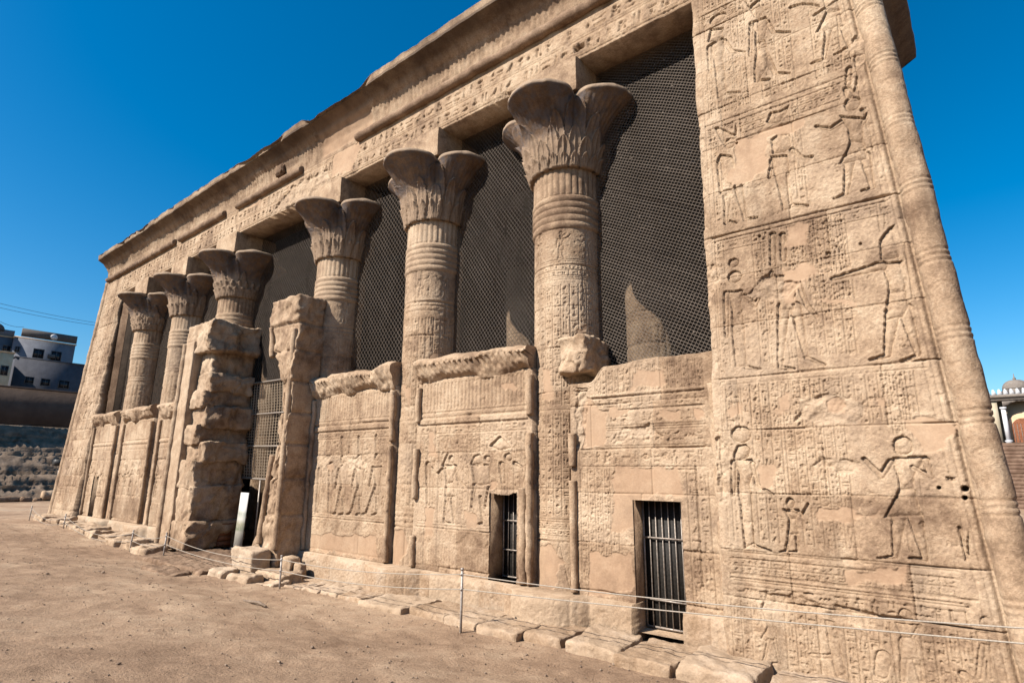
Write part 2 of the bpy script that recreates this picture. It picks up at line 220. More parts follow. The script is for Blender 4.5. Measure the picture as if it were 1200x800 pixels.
IRON = simple('painted_iron', (.20,.16,.13), (.34,.30,.26), 30, .5, .4)
POST = simple('grey_metal_post', (.22,.19,.17), (.42,.38,.34), 18, .55, .3)
ROPEM = simple('pale_rope', (.24,.20,.16), (.34,.30,.25), 60, .9)
DARKM = simple('shaded_hall_stone', (.028,.019,.013), (.05,.034,.023), 2, .95, 0, .02)  # near-black: the hall's shade is put into this stone's colour
WOOD = simple('old_wood', (.12,.085,.06), (.20,.15,.11), 14, .8, 0, .004)
# ------------------------------------------------------------------ signed distances for carved figures
def sd_cap(X, Z, a):
    x0, z0, r0, x1, z1, r1 = a
    dx, dz = x1-x0, z1-z0; L = dx*dx+dz*dz+1e-9
    t = np.clip(((X-x0)*dx+(Z-z0)*dz)/L, 0, 1)
    return np.hypot(X-x0-t*dx, Z-z0-t*dz)-(r0+(r1-r0)*t)
def sd_ell(X, Z, a):
    cx, cz, rx, rz = a; rx = max(rx, .004); rz = max(rz, .004)
    q = np.hypot((X-cx)/rx, (Z-cz)/rz); return (q-1)*min(rx, rz)
def sd_poly(X, Z, a):
    P = np.array(a).reshape(-1, 2); d = np.full(X.shape, 1e9); ins = np.zeros(X.shape, bool); n = len(P)
    for i in range(n):
        ax, az = P[i]; bx, bz = P[(i+1) % n]; ex, ez = bx-ax, bz-az
        t = np.clip(((X-ax)*ex+(Z-az)*ez)/(ex*ex+ez*ez+1e-12), 0, 1)
        d = np.minimum(d, (X-ax-t*ex)**2+(Z-az-t*ez)**2)
        c = ((az > Z) != (bz > Z))
        with np.errstate(all='ignore'): xi = ax+(Z-az)*ex/(ez if abs(ez) > 1e-12 else 1e-12)
        ins ^= c & (X < xi)
    d = np.sqrt(d); return np.where(ins, -d, d)
def sd(X, Z, pr):
    return {'c': sd_cap, 'e': sd_ell, 'p': sd_poly}[pr[0]](X, Z, pr[1:])
def bbox(g):
    xs = []; zs = []
    for p in g:
        if p[0] == 'c': xs += [p[1]-p[3], p[1]+p[3], p[4]-p[6], p[4]+p[6]]; zs += [p[2]-p[3], p[2]+p[3], p[5]-p[6], p[5]+p[6]]
        elif p[0] == 'e': xs += [p[1]-p[3], p[1]+p[3]]; zs += [p[2]-p[4], p[2]+p[4]]
        else: xs += list(p[1::2]); zs += list(p[2::2])
    return min(xs), max(xs), min(zs), max(zs)
# hieroglyph shapes in a unit cell
def C_(*a): return ('c',)+a
GL = [
 [('p',.25,.35,.5,.75,.62,.9,.75,.8,.68,.55,.8,.3,.5,.25), C_(.45,.3,.03,.45,.08,.03), C_(.45,.08,.03,.62,.08,.03), C_(.3,.35,.05,.1,.22,.03)],
 [('p',.15,.4,.45,.62,.6,.85,.72,.72,.6,.35,.4,.28), C_(.5,.3,.03,.5,.06,.03), C_(.4,.3,.03,.36,.06,.03), C_(.72,.78,.03,.9,.7,.02)],
 [C_(.5,.05,.05,.5,.6,.05), ('p',.38,.55,.62,.55,.6,.95,.46,.9)],
 [C_(.3,.05,.05,.3,.9,.06), C_(.65,.05,.05,.65,.9,.06)],
 [C_(.05,.45,.05,.2,.6,.05), C_(.2,.6,.05,.35,.42,.05), C_(.35,.42,.05,.5,.6,.05), C_(.5,.6,.05,.65,.42,.05), C_(.65,.42,.05,.8,.6,.05), C_(.8,.6,.05,.95,.45,.05)],
 [('e',.5,.5,.3,.3)],
 [('p',.15,.3,.85,.3,.75,.55,.5,.66,.25,.55)],
 [C_(.1,.5,.04,.5,.68,.04), C_(.5,.68,.04,.9,.5,.04), C_(.1,.5,.04,.5,.34,.04), C_(.5,.34,.04,.9,.5,.04), ('e',.5,.51,.1,.1)],
 [C_(.1,.3,.05,.6,.35,.06), C_(.6,.35,.06,.75,.6,.05), C_(.75,.6,.05,.9,.55,.05), C_(.1,.3,.04,.05,.5,.03)],
 [('e',.45,.82,.13,.12), ('p',.25,.65,.6,.65,.6,.35,.8,.3,.8,.1,.2,.1,.3,.4), C_(.6,.6,.04,.85,.7,.04)],
 [('p',.2,.2,.8,.2,.8,.75,.65,.75,.65,.4,.35,.4,.35,.75,.2,.75)],
 [C_(.5,.05,.05,.5,.55,.05), C_(.25,.55,.05,.75,.55,.05), ('e',.5,.78,.15,.18)],
 [('p',.1,.55,.9,.55,.75,.3,.25,.3)],
 [('p',.3,.1,.7,.1,.7,.3,.5,.3,.5,.9,.3,.9)],
 [C_(.2,.8,.05,.8,.8,.05), C_(.5,.8,.05,.5,.1,.05), C_(.35,.45,.04,.65,.45,.04)],
 [C_(.5,.1,.05,.5,.9,.04), C_(.5,.85,.05,.75,.7,.05), C_(.5,.5,.04,.75,.4,.04)],
 [C_(.15,.2,.05,.85,.2,.05), C_(.15,.5,.05,.85,.5,.05)],
 [('e',.5,.35,.28,.2), C_(.5,.5,.05,.5,.9,.06)],
]
_tiles = {}
def tile(k, w, h):
    key = (k, w, h)
    if key not in _tiles:
        xs = (np.arange(w)+.5)/w; zs = (np.arange(h)+.5)/h; X, Z = np.meshgrid(xs, zs)
        d = np.full(X.shape, 9.)
        for p in GL[k]: d = np.minimum(d, sd(X, Z, p))
        _tiles[key] = np.clip(.5-d/.09, 0, 1)
    return _tiles[key]
class Relief:
    """A carved surface as heights over a (u = across, v = up) grid, in metres, positive = outwards."""
    def __init__(s, x0, x1, z0, z1, res, seed=1):
        s.x = np.arange(x0, x1+res*.5, res); s.z = np.arange(z0, z1+res*.5, res); s.x[-1] = x1; s.z[-1] = z1
        s.X, s.Z = np.meshgrid(s.x, s.z); s.res = res
        s.H = np.zeros(s.X.shape); s.patch = s.H.copy(); s.tone = s.H.copy(); s.soot = s.H.copy(); s.base = s.H.copy()
        s.seed = seed; s.rng = random.Random(seed)
    def sl(s, x0, x1, z0, z1):
        i0, i1 = np.searchsorted(s.x, [x0, x1]); j0, j1 = np.searchsorted(s.z, [z0, z1])
        return slice(max(j0, 0), max(j1, 0)), slice(max(i0, 0), max(i1, 0))
    def glyphs(s, x0, x1, z0, z1, cell, depth=.012, dirn='v', lines=True, p=.97):
        depth *= 1.9
        n = max(1, int(round((x1-x0 if dirn == 'v' else z1-z0)/cell))); cs = (x1-x0 if dirn == 'v' else z1-z0)/n
        for i in range(n):
            a = (x0 if dirn == 'v' else z0)+i*cs; t = z0 if dirn == 'v' else x0; T = z1 if dirn == 'v' else x1
            if lines: (s.vline if dirn == 'v' else s.hline)(a, z0 if dirn == 'v' else x0, T, depth*.9)
            m = cs*.12
            while t < T-cs*.3:
                L = cs*s.rng.choice((.45, .8, .8, 1.0)); L = min(L, T-t)
                if s.rng.random() < p:
                    ks = [s.rng.randrange(len(GL))] if s.rng.random() < .45 else [s.rng.randrange(len(GL)), s.rng.randrange(len(GL))]
                    for q, k in enumerate(ks):
                        if dirn == 'v': r = (a+m+(cs-2*m)*q/len(ks), a+m+(cs-2*m)*(q+1)/len(ks), t+m*.4, t+L-m*.4)
                        else: r = (t+m*.3, t+L-m*.3, a+m+(cs-2*m)*q/len(ks), a+m+(cs-2*m)*(q+1)/len(ks))
                        J, I = s.sl(*r); sub = s.H[J, I]
                        if sub.shape[0] > 2 and sub.shape[1] > 2: sub -= depth*tile(k, sub.shape[1], sub.shape[0])
                t += L
        if lines: (s.vline if dirn == 'v' else s.hline)((x1 if dirn == 'v' else z1), z0 if dirn == 'v' else x0, z1 if dirn == 'v' else x1, depth*.9)
    def vline(s, x, z0, z1, d, w=None):
        w = w or max(.008, s.res*.75); J, I = s.sl(x-w*3, x+w*3, z0, z1); s.H[J, I] -= d*np.exp(-((s.X[J, I]-x)/w)**2)
    def hline(s, z, x0, x1, d, w=None):
        w = w or max(.008, s.res*.75); J, I = s.sl(x0, x1, z-w*3, z+w*3); s.H[J, I] -= d*np.exp(-((s.Z[J, I]-z)/w)**2)
    def figure(s, groups, depth=.035, soft=.05, clear=.05):
        depth *= 1.5; soft *= 1.0
        for g in groups:                     # clear the ground around first
            b = bbox(g); J, I = s.sl(b[0]-.15, b[1]+.15, b[2]-.15, b[3]+.15)
            if s.H[J, I].size == 0: continue
            d = np.full(s.H[J, I].shape, 9.)
            for p in g: d = np.minimum(d, sd(s.X[J, I], s.Z[J, I], p))
            s.H[J, I] *= ss(clear*.4, clear, d)
        for g in groups:
            b = bbox(g); J, I = s.sl(b[0]-.1, b[1]+.1, b[2]-.1, b[3]+.1)
            if s.H[J, I].size == 0: continue
            d = np.full(s.H[J, I].shape, 9.)
            wob = .006*vn(s.X[J, I], s.Z[J, I], 0, 22, 3)
            for p in g: d = np.minimum(d, sd(s.X[J, I], s.Z[J, I], p))
            d = d+wob
            prof = -depth+depth*.82*(1-np.exp(np.minimum(d, 0)/(soft*.62)))
            edge = np.clip(.5-d/(s.res*.8), 0, 1)
            s.H[J, I] = s.H[J, I]*(1-edge)+prof*edge
            # shallow modelling inside the figure
            s.H[J, I] += edge*.009*fbm(s.X[J, I], s.Z[J, I], 0, 8, 3, 5)
            if g[0][0] == 'p' and len(g[0]) > 9 and s.res < .02: s.H[J, I] -= .004*np.clip(-d/.03, 0, 1)*(np.sin((s.X[J, I]*.8+s.Z[J, I]*.35)*2*math.pi/.055) > .45)
    def region(s, pr, wob=.11, soft=.035, f=5):
        b = bbox([pr]); J, I = s.sl(b[0]-.2, b[1]+.2, b[2]-.2, b[3]+.2)
        d = sd(s.X[J, I], s.Z[J, I], pr)+wob*fbm(s.X[J, I], s.Z[J, I], 0, f, 4, s.seed+3)
        return J, I, 1-ss(-soft, soft*.2, d)
    def plaster(s, prs, lvl=-.002):
        for pr in prs:
            if isinstance(pr, list): pr = pr[0]
            J, I, m = s.region(pr)
            s.H[J, I] = s.H[J, I]*(1-m)+(lvl+.003*vn(s.X[J, I], s.Z[J, I], 0, 3, 9))*m
            s.patch[J, I] = np.maximum(s.patch[J, I], m)
    def rough(s, prs, depth=.04, f=7):
        for pr in prs:
            J, I, m = s.region(pr, .09, .03)
            n = fbm(s.X[J, I], s.Z[J, I], 0, f, 5, s.seed+11)
            s.H[J, I] = s.H[J, I]*(1-m)+(-depth*.6+depth*1.1*n)*m
            s.tone[J, I] += .18*m
    def blocks(s, courses, lens=(1.0, 2.2), depth=.014, tv=.22):
        zs = courses
        for k in range(len(zs)-1):
            x = s.x[0]-s.rng.random()*lens[1]
            if k: 
                zz = zs[k]; wz = .006*vn(s.x, k*3.3, 0, 2.0, s.seed)
                J, I = s.sl(s.x[0]-1, s.x[-1]+1, zz-.08, zz+.08)
                chip = .5+1.1*ss(.1, .7, vn(s.X[J, I], k, 0, 1.7, s.seed+5)); ww = s.res*.9+.012*ss(.25, .8, vn(s.X[J, I], k, 0, 2.6, s.seed+8))
                s.H[J, I] -= depth*chip*np.exp(-((s.Z[J, I]-zz-wz[None, :][:, I])/ww)**2)
            while x < s.x[-1]:
                L = s.rng.uniform(*lens); t = s.rng.uniform(-tv, tv)
                J, I = s.sl(x, x+L, zs[k], zs[k+1]); s.tone[J, I] += t; s.H[J, I] += s.rng.uniform(-.004, .004)
                s.vline(x, zs[k], zs[k+1], depth*.8, s.res*.9); x += L
    def erode(s, amt=.5, rough=.004, big=.01, f=.9, lo=.1, hi=.6):
        e = ss(lo, hi, fbm(s.X, s.Z, 0, f, 4, s.seed+21))*amt
        pits = ss(.42, .62, fbm(s.X, s.Z, 0, 9, 3, s.seed+31))*.012
        s.H = s.H*(1-e*.75)-e*.008*(1+1.6*fbm(s.X, s.Z, 0, 16, 3, s.seed+4))
        n = rough*1.4*fbm(s.X, s.Z, 0, 22, 4, s.seed+41, .65)+.7*big*fbm(s.X, s.Z, 0, 1.3, 3, s.seed+51)
        k = 1-.85*s.patch
        s.H += (n-pits)*k; s.tone += .3*e
    def at(s): return dict(patch=s.patch, tone=np.clip(s.tone, -.7, .7), soot=s.soot)
def skirt(P, back):
    """extend an (nv,nu,3) front by a ring that goes back to y = back, then closes"""
    Q = np.pad(P, ((2, 2), (2, 2), (0, 0)), mode='edge')
    ym = np.zeros(Q.shape[:2], bool); ym[:2] = ym[-2:] = True; ym[:, :2] = ym[:, -2:] = True
    if not callable(back): Q[ym, 1] = back
    else: Q[ym, 1] = back(Q[ym, 0], Q[ym, 2])
    xm, zm = P[..., 0].mean(), P[..., 2].mean()
    e = np.zeros(Q.shape[:2], bool); e[0] = e[-1] = True; e[:, 0] = e[:, -1] = True
    Q[e, 0] = xm; Q[e, 2] = zm
    return Q
def padat(at, sb=0.0):
    o = {k: np.pad(v, 2, mode='edge') for k, v in at.items()}
    m = o['soot']; m[:2] = m[-2:] = np.maximum(m[:2], sb); m[:, :2] = np.maximum(m[:, :2], sb); m[:, -2:] = np.maximum(m[:, -2:], sb)
    return o
def wallmesh(rel, yfn, back, name, material, parent, hole=None, extra=None, zmap=None, clampx=None, backshade=0.0):
    Z = rel.Z if zmap is None else zmap(rel.X, rel.Z)
    P = np.stack([rel.X, yfn(rel.X, Z)-rel.H, Z], -1)
    Q = skirt(P, back)
    if clampx: Q[..., 0] = clampx(Q[..., 0], Q[..., 2])
    cx = (Q[:-1, :-1, 0]+Q[1:, 1:, 0])/2; cz = (Q[:-1, :-1, 2]+Q[1:, 1:, 2])/2
    keep = np.ones(cx.shape, bool)
    if hole is not None:
        inner = np.zeros(cx.shape, bool); inner[2:-2, 2:-2] = True
        keep &= ~(hole(cx, cz) & inner)
        keep[:2] = keep[-2:] = True
    mb = MB(); mb.grid(Q, keep, padat(rel.at(), backshade))
    if extra: extra(mb)
    return mb.build(name, material, parent)
# roll mouldings, round about an axis
def roll(name, path, rad, parent, material=SAND, res=.03, seed=1, n=28, band=None, dmg=.01, th0=0, th1=2*math.pi):
    path = np.array(path, float); L = np.r_[0, np.cumsum(np.linalg.norm(np.diff(path, axis=0), axis=1))]
    m = max(2, int(L[-1]/res)); t = np.linspace(0, L[-1], m)
    C = np.stack([np.interp(t, L, path[:, k]) for k in range(3)], -1)
    d = (path[-1]-path[0])/np.linalg.norm(path[-1]-path[0])
    a = np.array([1., 0, 0]) if abs(d[0]) < .8 else np.array([0, 0, 1.]); a = a-d*(a@d); a /= np.linalg.norm(a); b = np.cross(d, a)
    th = np.linspace(0, 2*math.pi, n, endpoint=False); T, S = np.meshgrid(th, t)
    P = C[:, None, :]+0*T[..., None]; dr = a[None, None]*np.cos(T)[..., None]+b[None, None]*np.sin(T)[..., None]
    Pn = P+dr*rad
    r = rad+dmg*fbm(Pn[..., 0], Pn[..., 1], Pn[..., 2], 3, 4, seed)-dmg*1.6*ss(.2, .7, fbm(Pn[..., 0], Pn[..., 1], Pn[..., 2], 1.3, 3, seed+9))
    if band: r = r+band(T, S)
    P = P+dr*r[..., None]
    P = np.concatenate([C[:1, None, :]+0*P[:1], P, C[-1:, None, :]+0*P[-1:]], 0)
    mb = MB(); mb.grid(P, None, {'tone': .12*fbm(P[..., 0], P[..., 1], P[..., 2], .9, 2, seed)}, wu=True)
    return mb.build(name, material, parent)
def sweepx(prof, x0, x1, res, disp=None, pres=None):
    """closed cross-section (y,z) swept along x; returns P grid (nx, ns, 3) and arc coordinate"""
    pr = np.array(prof, float); L = np.r_[0, np.cumsum(np.hypot(*np.diff(pr, axis=0).T))]
    ns = max(4, int(L[-1]/(pres or res))); s = np.linspace(0, L[-1], ns)
    y = np.interp(s, L, pr[:, 0]); z = np.interp(s, L, pr[:, 1])
    ty = np.gradient(y); tz = np.gradient(z); l = np.hypot(ty, tz)+1e-9; ny, nz = tz/l, -ty/l
    x = np.linspace(x0, x1, max(2, int((x1-x0)/res)))
    X, Y = np.meshgrid(x, y, indexing='ij'); Zg = np.broadcast_to(z, X.shape).copy(); S = np.broadcast_to(s, X.shape)
    return X, Y, Zg, S, np.broadcast_to(ny, X.shape), np.broadcast_to(nz, X.shape)
def roughbox(x0, x1, y0, y1, z0, z1, res, seed, amp=.02, f=3, rnd=.03, warp=None):
    """closed rough block"""
    fs = []
    def face(o, u, v, nu, nv):
        a = np.linspace(0, 1, nu+1); b = np.linspace(0, 1, nv+1); A, B = np.meshgrid(a, b)
        return np.array(o)+A[..., None]*np.array(u)+B[..., None]*np.array(v)
    dx, dy, dz = x1-x0, y1-y0, z1-z0
    nx, ny, nz = (max(2, int(d/res)) for d in (dx, dy, dz))
    fs = [face((x0,y0,z0),(dx,0,0),(0,0,dz),nx,nz), face((x1,y1,z0),(-dx,0,0),(0,0,dz),nx,nz), face((x1,y0,z0),(0,dy,0),(0,0,dz),ny,nz),
          face((x0,y1,z0),(0,-dy,0),(0,0,dz),ny,nz), face((x0,y0,z1),(dx,0,0),(0,dy,0),nx,ny), face((x0,y1,z0),(dx,0,0),(0,-dy,0),nx,ny)]
    out = []
    c = np.array([(x0+x1)/2, (y0+y1)/2, (z0+z1)/2]); hd = np.array([dx, dy, dz])/2
    for P in fs:
        q = P-c; d = hd-np.abs(q); near = rnd
        cnt = sum((d[..., k] < near).astype(float)*(1-d[..., k]/near)**2 for k in range(3))-1
        P = P-np.sign(q)*np.clip(cnt, 0, 2)[..., None]*near*.35*(d < near)
        n = np.stack([fbm(P[..., 0], P[..., 1], P[..., 2], f, 4, seed+17*k, .6) for k in range(3)], -1)
        P = P+n*amp
        if warp: P = warp(P)
        out.append(P)
    return out
# ------------------------------------------------------------------ ground
def gz(x, y):
    x = np.asarray(x, float); y = np.asarray(y, float)
    t = -0.9-y
    return .25+.30*ss(3, 13, -x)+np.where(t > 0, .10*np.minimum(t, 9)*ss(0, 3, t), 0)+.10*ss(20, 38, -x)
def ground():
    def axis(lo, hi, flo, fhi, fine, n):
        a = np.arange(flo, fhi, fine); L = flo-np.geomspace(fine, flo-lo, n)[::-1]; Rr = fhi+np.geomspace(fine, hi-fhi, n)-fine
        return np.unique(np.r_[L, a, Rr])
    xs = axis(-900, 900, -24, 20, .07, 60); ys = axis(-500, 900, -9.5, -.5, .07, 60)
    X, Y = np.meshgrid(xs, ys)
    Z = gz(X, Y)
    fade = 1-ss(40, 90, np.hypot(X, Y))
    Z = Z+fade*(.05*fbm(X, Y, 0, .35, 3, 5)+.045*fbm(X, Y, 0, 1.6, 4, 8)+.022*fbm(X, Y, 0, 6, 3, 12))*ss(-.6, -1.8, Y)
    Z = Z+.0*X
    # wheel-worn hollow by the old stick
    Z -= .05*np.exp(-(((X-6.9)/.9)**2+((Y+2.6)/.35)**2))
    tn = fbm(X, Y, 0, .5, 4, 33)
    mb = MB(); mb.grid(np.stack([X, Y, Z], -1), None, {'tone': tn})
    m, nt, b = mat('packed_sand'); co = geo(nt)
    n1 = noise(nt, .35, 6, .65, co, .6); n2 = noise(nt, 2.6, 7, .7, co, .3); n3 = noise(nt, 30, 5, .7, co); n4 = noise(nt, 140, 3, .7, co)
    s = mth(nt, 'ADD', mth(nt, 'MULTIPLY', n1, .6), mth(nt, 'MULTIPLY', n2, .4))
    c = ramp(nt, s, [(.36, (.215,.138,.088)), (.5, (.325,.220,.142)), (.64, (.43,.312,.21))])
    c = mix(nt, mth(nt, 'MULTIPLY', ramp(nt, n3, [(.36, (1,1,1)), (.52, (0,0,0))]), .45), c, (.085,.053,.034))
    c = mix(nt, mth(nt, 'MULTIPLY', ramp(nt, n4, [(.6, (0,0,0)), (.72, (1,1,1))]), .45), c, (.38,.30,.23))
    c = mix(nt, mth(nt, 'MULTIPLY', ramp(nt, n4, [(.3, (1,1,1)), (.4, (0,0,0))]), .5), c, (.055,.035,.025))
    nt.links.new(c, b.inputs['Base Color']); b.inputs['Roughness'].default_value = .95; b.inputs['Specular IOR Level'].default_value = .15
    bump(nt, b, mth(nt, 'ADD', mth(nt, 'MULTIPLY', n2, .8), mth(nt, 'ADD', mth(nt, 'MULTIPLY', n3, .55), mth(nt, 'MULTIPLY', n4, .2))), .05, .9)
    o = mb.build('ground', m); setp(o, kind='structure')
ground()
def pebbles():
    rng = np.random.default_rng(4); mb = MB()
    ico = np.array([(0,0,1),(.9,0,.3),(.28,.85,.3),(-.72,.53,.3),(-.72,-.53,.3),(.28,-.85,.3),(0,0,-.4)])
    F = [(0,1,2),(0,2,3),(0,3,4),(0,4,5),(0,5,1),(6,2,1),(6,3,2),(6,4,3),(6,5,4),(6,1,5)]
    V = []; Fs = []; n = 0
    for k in range(5200):
        x = rng.uniform(-14, 19); y = -.95-rng.uniform(0, 1)**1.3*8.0
        r = .006+.018*rng.random()**3
        if rng.random() < .015: r *= 2.2
        a = rng.uniform(0, 6.28); c, s = math.cos(a), math.sin(a)
        P = ico*rng.uniform(.7, 1.3, (7, 3))*np.array([1.2, .9, .7])*r
        P = np.stack([P[:, 0]*c-P[:, 1]*s+x, P[:, 0]*s+P[:, 1]*c+y, P[:, 2]+float(gz(x, y))+.012+r*.1], -1)
        V.append(P); Fs.append(np.array(F)+n); n += 7
    V = np.concatenate(V)
    V[:, 2] += (.05*fbm(V[:, 0], V[:, 1], 0, .35, 3, 5)+.045*fbm(V[:, 0], V[:, 1], 0, 1.6, 4, 8)+.022*fbm(V[:, 0], V[:, 1], 0, 6, 3, 12))*ss(-.6, -1.8, V[:, 1])-.008
    mb.add(V, np.concatenate(Fs))
    o = mb.build('gravel', simple('pebble_stone', (.10,.065,.045), (.30,.23,.17), 9, .9))
    setp(o, 'small pebbles and chips of stone strewn over the brown sand in front of the temple', 'gravel', kind='stuff')
pebbles()
# ------------------------------------------------------------------ THE TEMPLE
T = empty('temple', (0, 5, .3), 'long sandstone temple hall with carved walls, six flower-topped columns and a broken cornice', 'temple')
class _Par:                                  # children keep world coordinates: cancel the Empty's offset
    pass
def tp(o): o.location = (o.location[0]-T.location[0], o.location[1]-T.location[1], o.location[2]-T.location[2]); return o
CX = [-11.69, -7.49, -3.29, 3.29, 7.49, 11.69]
ZA = 11.62; YC = 1.06; RS = .72
def yf(x, z): return -.13+.0465*z            # leaning front face of the end piers
YA = yf(0, ZA)
# ---- right end pier
def xout(z): return 18.40-.069*z
def right_pier():
    r = Relief(14.98, 18.34, .1, 12.72, .0098, 11)
    g = r.glyphs
    # columns and lines of writing, register by register
    for z0, z1, segs in ((8.95, 11.0, ((15.2,15.9),(16.1,16.6),(16.9,17.5))), (11.2, 12.5, ((15.2, 17.4),)),
                         (6.95, 8.75, ((15.2,15.7),(16.2,16.6),(17.35,17.65))), (4.5, 6.6, ((15.15,15.3),(15.75,16.0),(16.15,17.0),(17.45,17.75))),
                         (1.95, 4.2, ((15.2,15.35),(15.55,15.95),(16.0,16.75),(17.3,17.5))), (.35, 1.15, ((15.1,15.5),(15.8,16.2),(16.5,17.0),(17.3,17.9)))):
        for a, b in segs: g(a, b, z0, z1, .125, .011, 'v')
    for z0, z1 in ((8.45, 8.72), (6.42, 6.62), (3.55, 4.2), (10.9, 11.15)): g(15.15, 17.6, z0, z1, .14, .011, 'v' if z1-z0 > .5 else 'h')
    g(16.1, 17.05, 5.2, 6.55, .125, .011, 'v'); g(15.15, 17.8, 1.2, 1.42, .2, .014, 'h'); g(15.15, 17.7, 1.52, 1.72, .11, .010, 'h')
    r.figure(FIG['anta'], .040, .065, .07)
    r.figure(FIG['antabase'], .022, .035, .04)
    # register base lines
    for z in (8.82, 6.70, 4.31, 1.80, 1.45, 11.15):
        r.hline(z, 15.1, 17.75, .022, .012); r.hline(z-.09, 15.1, 17.75, .012, .01)
    r.hline(1.50, 15.1, 17.9, .02, .012)
    for z0, z1 in ((1.9, 12.5),): r.vline(15.12, z0, z1, .010, .01)
    J, I = r.sl(17.0, 18.4, .1, 12.72)
    dd = (xout(r.Z[J, I])-.19)-r.X[J, I]; r.H[J, I] *= ss(.13, .2, dd); r.H[J, I] -= .06*np.exp(-((dd-.03)/.03)**2)+.012*np.exp(-((dd-.12)/.012)**2)+.010*np.exp(-((dd-.2)/.012)**2)
    r.plaster(FIG['antapatch'])
    r.rough([('p',15.05,5.95,15.3,5.9,15.25,6.2,15.05,6.3), ('p',16.1,3.6,16.9,3.5,17.1,3.8,16.6,4.0,16.2,3.95), ('p',15.0,2.4,15.18,2.4,15.2,3.4,15.0,3.4),
             ('p',15.45,1.05,16.0,1.12,16.9,1.0,17.0,1.2,16.3,1.3,15.5,1.32), ('p',16.3,2.95,16.9,2.9,16.9,3.05,16.4,3.1),
             ('p',15.3,7.3,15.5,7.3,15.5,7.6,15.35,7.7), ('p',16.5,1.75,16.9,1.72,16.9,1.85,16.5,1.86), ('p',17.4,8.9,17.7,9,17.6,9.6,17.4,9.4),
             ('p',15.6,5.6,16.2,5.4,16.4,5.65,15.9,5.9), ('p',14.9,4.3,15.06,4.3,15.08,6.5,14.9,6.6), ('p',14.9,6.9,15.05,6.9,15.04,8.9,14.9,8.9)], .05)
    # dark holes pecked in the wall
    for hx, hz, hr, hd in ((17.93,2.735,.032,.2),(17.915,2.63,.022,.2),(17.68,2.74,.018,.12),(17.84,6.27,.022,.12),(15.86,6.54,.022,.08),(16.78,6.02,.03,.05),(17.2,6.06,.018,.05),(16.9,6.1,.016,.06),(15.62,8.3,.02,.1)):
        J, I = r.sl(hx-.15, hx+.15, hz-.15, hz+.15); r.H[J, I] -= hd*(1-ss(hr*.8, hr*1.25, np.hypot(r.X[J, I]-hx, r.Z[J, I]-hz)))
    r.blocks([.1, 1.20, 1.83, 2.62, 3.52, 4.32, 5.15, 5.95, 6.70, 7.5, 8.35, 9.1, 9.95, 10.8, 11.62, 12.72], (1.1, 2.1), .030, .26)
    J, I = r.sl(15.45, 16.95, .9, 1.2); r.tone[J, I] += .4*ss(-.2, .4, fbm(r.X[J, I], r.Z[J, I], 0, 2.5, 4, 3))
    r.erode(.55, .007, .012, .8, .15, .6)
    J, I = r.sl(14.9, 15.12, 0, 13); edge = 1-ss(0, .07, r.X[J, I]-14.98)
    r.H[J, I] -= edge*(.02+.05*ss(-.1, .5, fbm(0, 0, r.Z[J, I], 1.8, 4, 9)))
    r.X = r.X+(1-ss(0, .1, r.X-14.98))*(.03*fbm(0, r.Z, 0, 2.2, 4, 3))
    keepx = lambda cx, cz: cx > xout(cz)-.02
    pier = tp(wallmesh(r, yf, .62, 'end_pier', SAND, T, clampx=lambda x, z: np.minimum(x, xout(z)-.02), backshade=.5))  # returns of the pier darkened as painted shade
    band = lambda th, s: -.020*np.exp(-((np.mod(s, 1.05)-.2)/.012)**2)-.020*np.exp(-((np.mod(s, 1.05)-.28)/.012)**2)-.020*np.exp(-((np.mod(s, 1.05)-.36)/.012)**2)-.016*np.exp(-((np.mod(s+.25*np.sin(th), 1.05)-.7)/.012)**2)
    c = lambda z: (xout(z)-.02, yf(0, z)+.07, z)
    t = roll('corner_moulding', [c(.15), c(6.0), c(12.7)], .185, pier, SAND, .02, 4, 40, band, .022)
    return pier
RP = right_pier()
def side_wall(sx, x_at, name):
    mb = MB()
    def xo(z): return x_at(z)
    xi = 15.0
    V = []
    for z in (.1, 12.72):
        for (x, y) in ((xi, .60), (17.1-.035*z, .60), (17.1-.035*z, 8.5), (xi, 8.5)): V.append((sx*x, y, z))
    if sx < 0: V = [V[k] for k in (1, 0, 3, 2, 5, 4, 7, 6)]
    mb.hexa(V)
    return tp(mb.build(name, SANDD, T))
side_wall(1, xout, 'side_wall')
